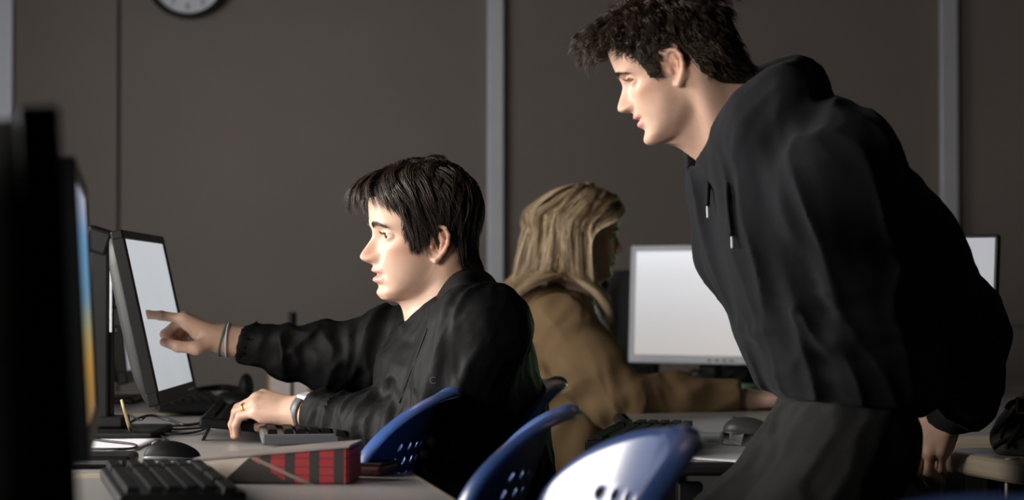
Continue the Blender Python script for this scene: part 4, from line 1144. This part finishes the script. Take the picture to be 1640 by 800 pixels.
t_ = text_mesh('sleeve_logo', 'C', .016, M['dgrey'], pm, Vector(on_jacket(693, 609, .003)) - pm.location, (math.radians(90), 0, 0))
# ---------------------------------------------------------------- the standing boy
ps = thing('person', 'standing person in black hoodie leaning on the beige desk edge', 'person', (.40, 3.18, 0))
def P2(px, py, D): return P(px, py, D - .10)
H2 = make_head(nose=1.0, mouth=.0004, chin=.002, lips=.95, brow=.75)
R2 = pose(math.radians(175), math.radians(-23), 0); s2 = .885
O2 = P2(1085, 110, 3.23) - R2 @ (np.array((-.003, .074, -.012)) * s2)
loc2 = lambda p: ((p - O2.astype(f32)) @ R2.astype(f32)) / f32(s2)
nb2 = P2(1222, 218, 3.30)
def neck2(p):
    a = O2 + R2 @ np.array((-.030, 0, -.020)); d = rc(p, a, nb2, .056, .064)
    d = smin(d, rc(p, O2 + R2 @ np.array((-.030, .054, -.030)), P2(1158, 238, 3.26), .012, .010), .04)
    d = smin(d, rc(p, O2 + R2 @ np.array((.025, 0, -.080)), P2(1150, 238, 3.30), .030, .034), .03)
    return d
skin2 = lambda p: smin(smin(H2['full'](loc2(p)) * s2, neck2(p), .016), chain(p, [(nb2, .05), (P2(1290, 400, 3.3), .08), (P2(1370, 620, 3.3), .08)], .05), .04)
shA, elA, wrA = P2(1338, 272, 3.16), P2(1534, 540, 3.42), P2(1530, 664, 3.58)
prG, tipG = hand_prims(P2(1522, 650, 3.585), (-.50, -.14, -.82), (-.55, -.78, .25), -1, [(42, 30, 20), (44, 32, 20), (46, 34, 20), (46, 36, 20)], spread=(.05, .0, -.04, -.08),
                       thumb=[(.6, .7, -.5), (.8, .4, -.5), (.9, .2, -.4)], s=.95)
armG = lambda p: rc(p, P2(1522, 650, 3.585), elA, .026, .032)
handG = lambda p: hand_sdf(p, prG, armG(p))
SK2 = (.60, .385, .285)
parts = []
V, F = sdf_mesh(skin2, O2 - np.array((.16, .13, .21)), O2 + np.array((.18, .13, .16)), .0017)
parts.append((V, F, skin_colors(V, H2, O2, R2, s2, SK2, (.50, .25, .22), (1.0, .78, .70))))
lo, hi = bounds(prG, .03); V, F = sdf_mesh(handG, lo, hi + np.array((.0, 0, .03)), .0018); parts.append((V, F, hand_colors(V, tipG, SK2)))
V, F, C = weld(parts, [(1, 0, [elA, shA])], SK2); child('body', V, F, M['skin'], ps, C)
add_eyes(ps, H2, O2, R2, s2, (math.radians(12), math.radians(2)))
zb2x = np.array((-.12, -.09, -.06, -.036, -.026, -.012, .016, .026, .032, .044, .052, .062, .078, .10))
zb2z = np.array((-.084, -.076, -.062, -.034, .004, .034, .030, -.002, -.012, -.006, .026, .050, .066, .070))
mask2 = lambda p: (np.interp(p[:, 0], zb2x, zb2z) - p[:, 2]).astype(f32) * .7
hf2 = lambda q: smin(H2['base'](q), neck2(((q.astype(f32) * f32(s2)) @ R2.T.astype(f32)) + O2.astype(f32)) / s2, .02)
CR2 = np.array((-.05, 0, .125))
def flow2(p, s, r):
    d = p - CR2; d = d / (np.linalg.norm(d, axis=1, keepdims=True) + 1e-6)
    fr = sstep(.0, .07, r[:, 0])[:, None] * sstep(.04, .08, r[:, 2])[:, None]
    d = d + fr * (np.array((.55, 0, .55)) if s < .5 else np.array((.35, 0, -.9))) + np.array((0, 0, -.35)) * s
    low = sstep(.05, .0, r[:, 2])[:, None]
    return d * (1 - low) + low * np.array((-.3, 0, -1))
zend2 = lambda x: np.interp(x, (-.10, -.06, -.035, -.022, .012, .024, .034, .046, .055, .07), (-.080, -.070, -.040, .022, .030, .0, -.010, .004, .03, .04))
len2 = lambda r: np.clip((r[:, 2] - zend2(r[:, 0] + .004)) * .8 + .010, .010, .058) + .012 * sstep(.03, .08, r[:, 0]) * sstep(.05, .08, r[:, 2])
def hgt2(s, r):
    top = sstep(.04, .10, r[:, 2]); fr = sstep(.02, .075, r[:, 0]) * sstep(.04, .07, r[:, 2])
    return (.003 + .016 * top + .022 * fr + .014 * sstep(-.02, -.07, r[:, 0]) * sstep(-.06, .02, r[:, 2])) * np.interp(s, (0, .35, .75, 1), (.2, .85, 1, .95)) * hv(r)
hp = hair_mesh(H2, mask2, 850, 8600, rng, flow2, len2, hgt2, (.048, .029, .017), K=11, f=hf2, curl=1.0, curl_f=230, cap=.0035, rad=.0006, clump=.6, wob=.25, frizz=.004)
hp.append(brows_and_lashes(H2, rng, thick=.9))
hp = [to_world(x, O2, R2, s2) for x in hp]
V, F, C = join(hp); child('hair', V, F, M['hair'], ps, C)
T2 = [(P2(1236, 268, 3.30), .108), (P2(1278, 370, 3.30), .123), (P2(1322, 480, 3.30), .121), (P2(1362, 580, 3.30), .116), (P2(1374, 622, 3.30), .108)]
yc2 = 3.20
hood_pts = [(P2(1150, 250, 3.245), .020), (P2(1180, 218, 3.225), .024), (P2(1214, 176, 3.20), .028), (P2(1248, 142, 3.20), .028), (P2(1276, 126, 3.24), .024), (P2(1284, 126, 3.31), .022), (P2(1255, 128, 3.40), .026), (P2(1195, 150, 3.42), .028), (P2(1150, 200, 3.40), .028), (P2(1128, 235, 3.37), .024), (P2(1128, 256, 3.31), .022), (P2(1150, 250, 3.245), .020)]
def hoodie(p):
    d = chain(ysc(p, yc2, 1.42), T2, .05)
    shB = P2(1215, 275, 3.46)
    d = smin(d, rc(p, P2(1240, 225, 3.30), shA, .075, .088), .06); d = smin(d, rc(p, P2(1225, 230, 3.30), shB, .070, .080), .06)
    d = smin(d, rc(p, P2(1150, 300, 3.36), P2(1180, 390, 3.36), .050, .05), .06)
    # draped folds across the chest and belly
    d = d + .022 * folds(p, (.33, .1, -.9), 3.0, 13, 1, 11) * sstep(.6, .9, p[:, 2])
    belly = np.exp(-(((p - P2(1330, 570, 3.2).astype(f32)) ** 2).sum(1)) / .12 ** 2); d = d + .016 * belly * folds(p, (.2, 0, 1), 22, 7, 1, 6)
    # waistband
    ax = (T2[-1][0] - T2[-3][0]); ax /= np.linalg.norm(ax); ax = (ax + np.array((-.55, 0, -.9))); ax /= np.linalg.norm(ax)
    h = (p - P2(1368, 640, 3.3).astype(f32)) @ ax.astype(f32)
    d = smax(d, h - .002, .012)
    q = ysc(p, yc2, 1.42); wbnd = np.maximum(chain(q, T2[-3:], .05) - .001 + .25 * np.maximum(0, h + .02), np.maximum(h - .012, -.052 - h)); d = smin(d, wbnd, .012)
    # hood
    hd = chain(p, hood_pts, .03)
    hd = smin(hd, ell(p, P2(1262, 180, 3.31), (.048, .110, .046)), .05)
    hd = smin(hd, rc(p, P2(1290, 146, 3.27), P2(1288, 180, 3.34), .024, .040), .04)
    hd = smin(hd, rc(p, P2(1205, 200, 3.185), P2(1255, 190, 3.17), .036, .045), .05); hd = smin(hd, rc(p, P2(1180, 245, 3.21), P2(1215, 235, 3.17), .026, .040), .04)
    hd = hd + .006 * folds(p, (.6, 0, .7), 7, 20, 1, 13)
    d = smin(d, hd, .018)
    # near arm
    a1 = (shA + elA) / 2
    arm = chain(p, [(shA, .088), (a1 + np.array((.004, 0, .004)), .082), (elA, .072), ((elA + wrA) / 2 + np.array((.012, 0, 0)), .058), (wrA + np.array((.010, 0, .02)), .044), (wrA, .036)], .04)
    arm = arm + .012 * folds(p, elA - shA, 6, 13, 1, 21) + .012 * np.exp(-(((p - elA.astype(f32)) ** 2).sum(1)) / .11 ** 2) * folds(p, elA - shA, 24, 8, 1, 8)
    u = wrA - elA; u /= np.linalg.norm(u); arm = smax(arm, ((p - wrA.astype(f32)) @ u.astype(f32)), .006)
    arm = smin(arm, smax(rc(p, wrA - u * .05, wrA, .034, .033), ((p - wrA.astype(f32)) @ u.astype(f32)) - .012, .004), .008)
    d = smin(d, arm, .022)
    fa = chain(p, [(shB, .080), (P2(1310, 470, 3.50), .06), (P2(1290, 600, 3.40), .05)], .03); d = smin(d, fa, .03)
    d = smax(d, -(neck2(p) - .014), .010); d = smax(d, -(armG(p) - .004), .003)
    return d
V, F = sdf_mesh(hoodie, (.22, 2.9, .66), (.86, 3.64, 1.36), .0042); hd = child('hoodie', V, F, M['hoodie'], ps)
for pts in ([P2(1161, 240, 3.215), P2(1166, 275, 3.185), P2(1165, 320, 3.165), P2(1172, 378, 3.16)], [P2(1137, 262, 3.275), P2(1135, 290, 3.25), P2(1133, 330, 3.24)]):
    ds = tube('drawstring', pts, [.0030, .0038, .0038, .0034], M['jacket'], None, 8); child_obj(ds, ps)
    e = np.array(pts[-1]); ag = tube('aglet', [e, e + np.array((.0004, 0, -.009)), e + np.array((.0006, 0, -.017))], .0019, M['silver'], None, 8)
    ag.parent = ds; ag.matrix_parent_inverse = Matrix.Translation(-Vector(ps.location))
    ds.matrix_parent_inverse = Matrix.Translation(-Vector(ps.location)); ag.matrix_parent_inverse = Matrix.Identity(4)
def pants2(p):
    hipN, hipF = P2(1362, 728, 3.20), P2(1330, 720, 3.31)
    d = ell(p, P2(1360, 692, 3.26), (.098, .120, .085))
    kN = np.array((.33, 2.99, .47)); kF = np.array((.21, 3.14, .50))
    lN = chain(p, [(hipN, .094), (hipN * .5 + kN * .5, .094), (kN, .074), (np.array((.36, 2.98, .10)), .058)], .05)
    lF = chain(p, [(hipF, .094), (hipF * .5 + kF * .5, .088), (kF, .072), (np.array((.27, 3.14, .10)), .058)], .05)
    d = smin(d, lN, .05); d = smin(d, lF, .035)
    d = d + .012 * folds(p, (-.6, 0, -.7), 7, 13, 1, 15)
    cr = np.exp(-(((p - P2(1265, 670, 3.28).astype(f32)) ** 2).sum(1)) / .10 ** 2); d = d + .014 * cr * folds(p, (.7, .2, -.6), 10, 18, 1, 17)
    return d
V, F = sdf_mesh(pants2, (.1, 2.82, .05), (.82, 3.45, .90), .007); child('sweatpants', V, F, M['sweat'], ps)
shoe(ps, (.36, 2.98, 0), math.pi); shoe(ps, (.27, 3.14, 0), math.pi)

# ---------------------------------------------------------------- the blonde girl
pw = thing('person', 'seated person with long blonde hair in tan jacket typing', 'person', (.10, 4.9, 0))
def PW(px, py, D): return P(px, py, D - .40)
H3 = make_head(nose=.86, mouth=.0002, chin=-.002, lips=1.15, brow=.4, jaww=.93, sx=.97)
R3 = pose(math.radians(4), math.radians(-7), 0); s3 = .86
O3 = PW(999, 399, 5.3) - R3 @ (np.array((.113, 0, -.026)) * s3)
loc3 = lambda p: ((p - O3.astype(f32)) @ R3.astype(f32)) / f32(s3)
nb3 = PW(905, 490, 5.32)
neck3 = lambda p: smin(rc(p, O3 + R3 @ np.array((-.02, 0, -.03)), nb3, .046, .05), rc(p, O3 + R3 @ np.array((.03, 0, -.075)), nb3 + np.array((.035, 0, 0)), .026, .03), .03)
skin3 = lambda p: smin(smin(H3['full'](loc3(p)) * s3, neck3(p), .016), rc(p, nb3, PW(890, 640, 5.3), .04, .06), .03)
shW, elW, wrW = PW(897, 528, 5.12), PW(988, 642, 5.06), PW(1183, 641, 5.13)
prW, tipW = hand_prims(PW(1192, 640, 5.13), (1, .10, .12), (-.1, -.18, 1), 1, [(22, 22, 12), (24, 24, 14), (26, 26, 14), (28, 28, 14)], thumb=[(.7, .5, -.5), (.9, .25, -.3), (.95, .1, -.2)], s=.90)
prX, tipX = hand_prims(PW(1120, 624, 5.46), (1, -.05, .05), (-.05, -.25, 1), -1, [(24, 30, 14)] * 4, s=.90)
armW = lambda p: rc(p, PW(1192, 640, 5.13), elW, .024, .036); armX = lambda p: rc(p, PW(1120, 624, 5.46), PW(960, 660, 5.5), .024, .036)
SK3 = (.60, .40, .31); parts = []
V, F = sdf_mesh(skin3, O3 - np.array((.15, .12, .20)), O3 + np.array((.15, .12, .15)), .0022); parts.append((V, F, skin_colors(V, H3, O3, R3, s3, SK3, (.50, .20, .20), (1.0, .8, .75))))
for pr, tp, ar in ((prW, tipW, armW), (prX, tipX, armX)):
    lo, hi = bounds(pr, .03); V, F = sdf_mesh(lambda p: hand_sdf(p, pr, ar(p)), lo - np.array((.05, 0, 0)), hi, .0025); parts.append((V, F, hand_colors(V, tp, SK3)))
V, F, C = weld(parts, [(1, 0, [elW, shW]), (2, 0, [PW(965, 660, 5.52), PW(880, 528, 5.50)])], SK3); child('body', V, F, M['skin'], pw, C); add_eyes(pw, H3, O3, R3, s3, (0, math.radians(-8)))
T3 = [(PW(878, 520, 5.3), .088), (PW(892, 600, 5.3), .104), (PW(908, 700, 5.3), .116), (PW(912, 752, 5.3), .122)]
yc3 = PW(900, 600, 5.3)[1]
def coat(p):
    d = chain(ysc(p, yc3, 1.42), T3, .05)
    d = smin(d, rc(p, nb3 + np.array((-.005, 0, -.03)), shW, .055, .070), .05); d = smin(d, rc(p, nb3 + np.array((-.005, 0, -.03)), PW(880, 528, 5.50), .055, .065), .05)
    d = d + .016 * folds(p, (.3, .3, 1), 4, 11, 1, 31)
    arm = chain(p, [(shW, .074), ((shW + elW) / 2, .070), (elW, .058), ((elW + wrW) / 2, .050), (wrW, .040)], .035)
    arm = arm + .015 * folds(p, elW - shW, 12, 8, 1, 33) + .012 * np.exp(-(((p - elW.astype(f32)) ** 2).sum(1)) / .12 ** 2) * folds(p, (1, 0, .5), 26, 8, 1, 35)
    arm = smax(arm, p[:, 0] - wrW[0] - .002, .006)
    arm = smin(arm, smax(rc(p, wrW - np.array((.05, 0, 0)), wrW, .041, .040), p[:, 0] - wrW[0] - .004, .004), .006)
    d = smin(d, arm, .02)
    fa = chain(p, [(PW(880, 528, 5.50), .07), (PW(965, 660, 5.52), .055), (PW(1112, 630, 5.46), .037)], .03); d = smin(d, smax(fa, p[:, 0] - PW(1118, 640, 5.46)[0], .006), .02)
    d = smax(d, (PW(900, 752, 5.3)[2] - p[:, 2]), .010)
    d = smax(d, -(neck3(p) - .010), .01); d = smax(d, -(armW(p) - .005), .003)
    return d
V, F = sdf_mesh(coat, (-.10, 4.52, .55), (.66, 5.26, 1.05), .005); child('jacket', V, F, M['tan'], pw)
def jeans(p):
    hx, hy = PW(912, 760, 5.3)[:2]; d = ell(p, (hx, hy, .60), (.13, .18, .12))
    for sd in (-1, 1): d = smin(d, chain(p, [(np.array((hx + .03, hy + sd * .09, .545)), .088), (np.array((hx + .46, hy + sd * .10 - .02, .515)), .068), (np.array((hx + .44, hy + sd * .10, .10)), .055)], .04), .03)
    return d + .006 * folds(p, (0, 0, 1), 10, 10, 1, 37)
V, F = sdf_mesh(jeans, (-.06, 4.58, .04), (.75, 5.24, .74), .009); child('jeans', V, F, M['denim'], pw)
for sd in (-1, 1): shoe(pw, (PW(912, 760, 5.3)[0] + .46, PW(912, 760, 5.3)[1] + sd * .10, 0), 0, 'paper')
zb3x = np.array((-.12, -.09, -.06, -.03, .0, .03, .045, .055, .07, .085, .10)); zb3z = np.array((-.07, -.065, -.05, -.03, -.01, .0, .02, .045, .066, .072, .074))
mask3 = lambda p: (np.interp(p[:, 0], zb3x, zb3z) - p[:, 2]).astype(f32) * .7
body3 = lambda q: smin(H3['base'](q), (np.minimum(neck3((q.astype(f32) * s3) @ R3.T.astype(f32) + O3.astype(f32)), coat_lo((q.astype(f32) * s3) @ R3.T.astype(f32) + O3.astype(f32)))) / s3, .02)
def coat_lo(p):
    d = chain(ysc(p, yc3, 1.42), T3, .05); d = smin(d, rc(p, nb3 + np.array((-.005, 0, -.03)), shW, .058, .072), .05); return smin(d, rc(p, nb3 + np.array((-.005, 0, -.03)), PW(880, 528, 5.50), .058, .068), .05) - .020
DOWN3 = R3.T @ np.array((0, 0, -1.0))
def flow3(p, s, r):
    sy = np.where(r[:, 1] > .012, 1.0, -1.0)[:, None]
    on = sstep(-.02, .07, p[:, 2])[:, None]
    side = np.array((0, 1.0, 0)) * sy
    back = sstep(.02, -.05, r[:, 0])[:, None]
    t = on * (side * (1 - back * .4) + np.array((-.55, 0, -.15)) * (1 - back) + back * np.array((-1.1, 0, 0))) + (1 - on) * DOWN3 + DOWN3 * .35
    t = t + np.array((-1.0, 0, 0)) * sstep(.0, .05, p[:, 0])[:, None] * sstep(.08, .02, p[:, 2])[:, None] * sstep(-.06, .0, p[:, 2])[:, None]
    return t + np.array((-.26, 0, 0)) * (1 - on) * sstep(.03, -.06, r[:, 0])[:, None]
len3 = lambda r: .28 + .16 * sstep(-.02, .1, r[:, 2])
def hgt3(s, r): return (.010 + .012 * hv(r)) * np.interp(s, (0, .15, .5, 1), (.3, .9, 1, .9))
def grow_long(f, roots, flow, length, height, K, rng, curl, curl_f, wob, offset=0):
    p = roots.astype(f32).copy(); path = [p.copy()]; step = (length / (K - 1))[:, None]; jit = rng.normal(size=p.shape) * wob * .5
    ph = rng.uniform(0, 6.28, len(p))
    for k in range(1, K):
        s = k / (K - 1); n = grad(f, p); d = f(p)
        t = flow(p, s, roots) + jit + np.stack((np.sin(ph + s * 9), np.cos(ph + s * 8), 0 * ph), 1) * .10
        tn = (t * n).sum(1, keepdims=True); t = t - n * np.where((tn < 0) & (d < .03)[:, None], tn, tn * .3 * (d < .03)[:, None])
        t /= np.linalg.norm(t, axis=1, keepdims=True) + 1e-9; p = (p + t * step).astype(f32)
        h = height(s, roots); d = f(p); n = grad(f, p); low = p[:, 2] < -.03
        push = np.where(d < h, h - d, np.where(low, 0, (h - d) * .6)); p = (p + n * push[:, None]).astype(f32); path.append(p.copy())
    return np.stack(path, 1)
_g = grow; grow = grow_long
hp = hair_mesh(H3, mask3, 420, 6000, rng, flow3, len3, hgt3, (.26, .165, .080), K=15, cap=.009, rad=.0009, clump=.55, wob=.16, f=body3, long=True, colvar=.25, frizz=.004, streak=(.80, .64, .42), cap_col=.55)
grow = _g
hp.append(brows_and_lashes(H3, rng, 160, (.05, .03, .018)))
hp = [to_world(x, O3, R3, s3) for x in hp]
V, F, C = join(hp); child('hair', V, F, M['hair'], pw, C)
# ================================================================ background clutter
def lump(name, label, cat, f, lo, hi, h, m, loc):
    t = thing(name, label, cat, loc); V, F = sdf_mesh(f, lo, hi, h); o = from_np('shell', V - np.array(loc), F, M[m], t); return t
# dark bag behind the glowing monitor
b0 = P(1196, 604, 6.02)
def fbag(p):
    d = ell(p, b0 + np.array((0, 0, -.01)), (.085, .07, .10)); d = smin(d, ell(p, b0 + np.array((-.06, 0, -.03)), (.09, .06, .06)), .05)
    d = smin(d, rc(p, b0 + np.array((.04, 0, .03)), b0 + np.array((.075, 0, .075)), .03, .012), .03)
    return np.maximum(d + .012 * folds(p, (.4, 0, 1), 10, 16, 1, 41), ZD + .001 - p[:, 2])
t = lump('backpack', 'slumped black backpack on the desk behind the glowing white monitor', 'backpack', fbag, b0 - .2, b0 + .2, .006, 'bag', (b0[0], b0[1], ZD))
o = tube('strap', [b0 + np.array((.03, -.04, .05)) - np.array((b0[0], b0[1], ZD)), b0 + np.array((.09, -.05, .09)) - np.array((b0[0], b0[1], ZD)), b0 + np.array((.12, -.05, .0)) - np.array((b0[0], b0[1], ZD)), b0 + np.array((.10, -.05, -.08)) - np.array((b0[0], b0[1], ZD))], .007, M['bag'], t)
# bag with straps and buckles at the right
b1 = P(1640, 678, 3.45)
def fbag2(p):
    d = ell(p, b1 + np.array((.10, .05, -.01)), (.12, .13, .075)); d = smin(d, ell(p, b1 + np.array((.02, 0, -.03)), (.07, .06, .035)), .05)
    return np.maximum(d + .010 * folds(p, (1, 0, .4), 10, 16, 1, 43), ZD + .001 - p[:, 2])
lc = (b1[0] + .05, b1[1], ZD)
t = lump('shoulder_bag', 'black bag with straps and a brass buckle on the gripped desk', 'bag', fbag2, b1 - np.array((.2, .2, .15)), b1 + np.array((.3, .25, .15)), .006, 'bag', lc)
def rel(px, py, D): return P(px, py, D) - np.array(lc)
for pts in ([(1600, 712, 3.40), (1606, 690, 3.40), (1622, 665, 3.40), (1638, 645, 3.40)], [(1590, 716, 3.37), (1608, 706, 3.37), (1630, 700, 3.37), (1648, 690, 3.37)], [(1612, 716, 3.35), (1625, 700, 3.37), (1640, 668, 3.39), (1652, 645, 3.39)], [(1612, 655, 3.42), (1620, 645, 3.42), (1640, 640, 3.42)]):
    tube('strap', [rel(*q) for q in pts], .0045, M['bag'], t)
bk = rel(1634, 648, 3.38); M['brass'] = mat('brass', (.5, .38, .15), .35, .1, 30, metal=1)
bm = bmesh.new()
for dx, dz, sx, sz in ((-.008, 0, .003, .026), (.008, 0, .003, .026), (0, .012, .018, .003), (0, -.012, .018, .003)): add_box(bm, (sx, .004, sz), (bk[0] + dx, bk[1] - .01, bk[2] + dz))
from_bm('buckle', bm, M['brass'], t)
# beige cable joint on the gripped desk edge
q = on_desk(1610, 735)
t = thing('cable_clip', 'pale metal clip wrapped round the beige desk edge', 'clip', (q[0] + .012, q[1], ZD - .018), (0, 0, math.radians(15)))
bm = bmesh.new(); add_box(bm, (.034, .022, .044), (0, 0, 0), None, .012, 3); from_bm('clip_band', bm, M['cream'], t)
box('tab', (.006, .008, .03), (-.008, .004, -.034), M['cream'], t, .002)
# far chair behind the pointing arm
q = P(372, 640, 6.35); fc = thing('wooden_chair', 'light wooden chair with cream backrest at the far end of the room', 'chair', (q[0], q[1], 0), (0, 0, math.radians(25)))
for sx in (-1, 1):
    for sy in (-1, 1): box('leg', (.03, .03, .45 if sx < 0 else .80), (sx * .19, sy * .19, .225 if sx < 0 else .40), M['wood'], fc, .005)
box('seat', (.42, .42, .025), (0, 0, .455), M['wood'], fc, .008)
box('backrest', (.02, .36, .16), (.185, 0, .735), M['cream'], fc, .008); box('top_rail', (.03, .40, .03), (.19, 0, .83), M['wood'], fc, .006)
q = P(468, 560, 6.1); t = thing('microphone_stand', 'thin black stand rising behind the pointing sleeve', 'stand', (q[0], q[1], 0))
tube('pole', [(0, 0, .02), (0, 0, .5), (0, 0, .95)], .005, M['black'], t); bm = bmesh.new(); add_cyl(bm, .13, .12, .02, (0, 0, .01)); from_bm('foot', bm, M['black'], t)
bm = bmesh.new(); add_cyl(bm, .012, .012, .04, (0, 0, .95), None, 20); from_bm('clamp', bm, M['black'], t)
# the girl's chair
g = copy_tree(proto); g.rotation_euler = (0, 0, math.pi - .1); tp = P(718, 560, 4.9); g.location = (tp[0] + TIPX, tp[1], 0)
tag(g, 'blue plastic chair the blonde girl sits on', 'chair', 'blue perforated plastic chairs')
# headset lying on the far desk
q = on_desk(338, 646); hs = thing('headset', 'black headset lying on the far desk behind the grey screen', 'headset', (q[0], q[1] + .1, ZD))
tube('headband', [(-.07, 0, .02), (-.05, .06, .025), (0, .09, .03), (.05, .06, .025), (.07, 0, .02)], .008, M['black'], hs)
for sx in (-1, 1):
    bm = bmesh.new(); bmesh.ops.create_uvsphere(bm, u_segments=20, v_segments=12, radius=1)
    for v in bm.verts: v.co = Vector((v.co.x * .018 + sx * .07, v.co.y * .036, v.co.z * .034 + .034))
    from_bm('ear_cup', bm, M['black_matte'], hs, True)
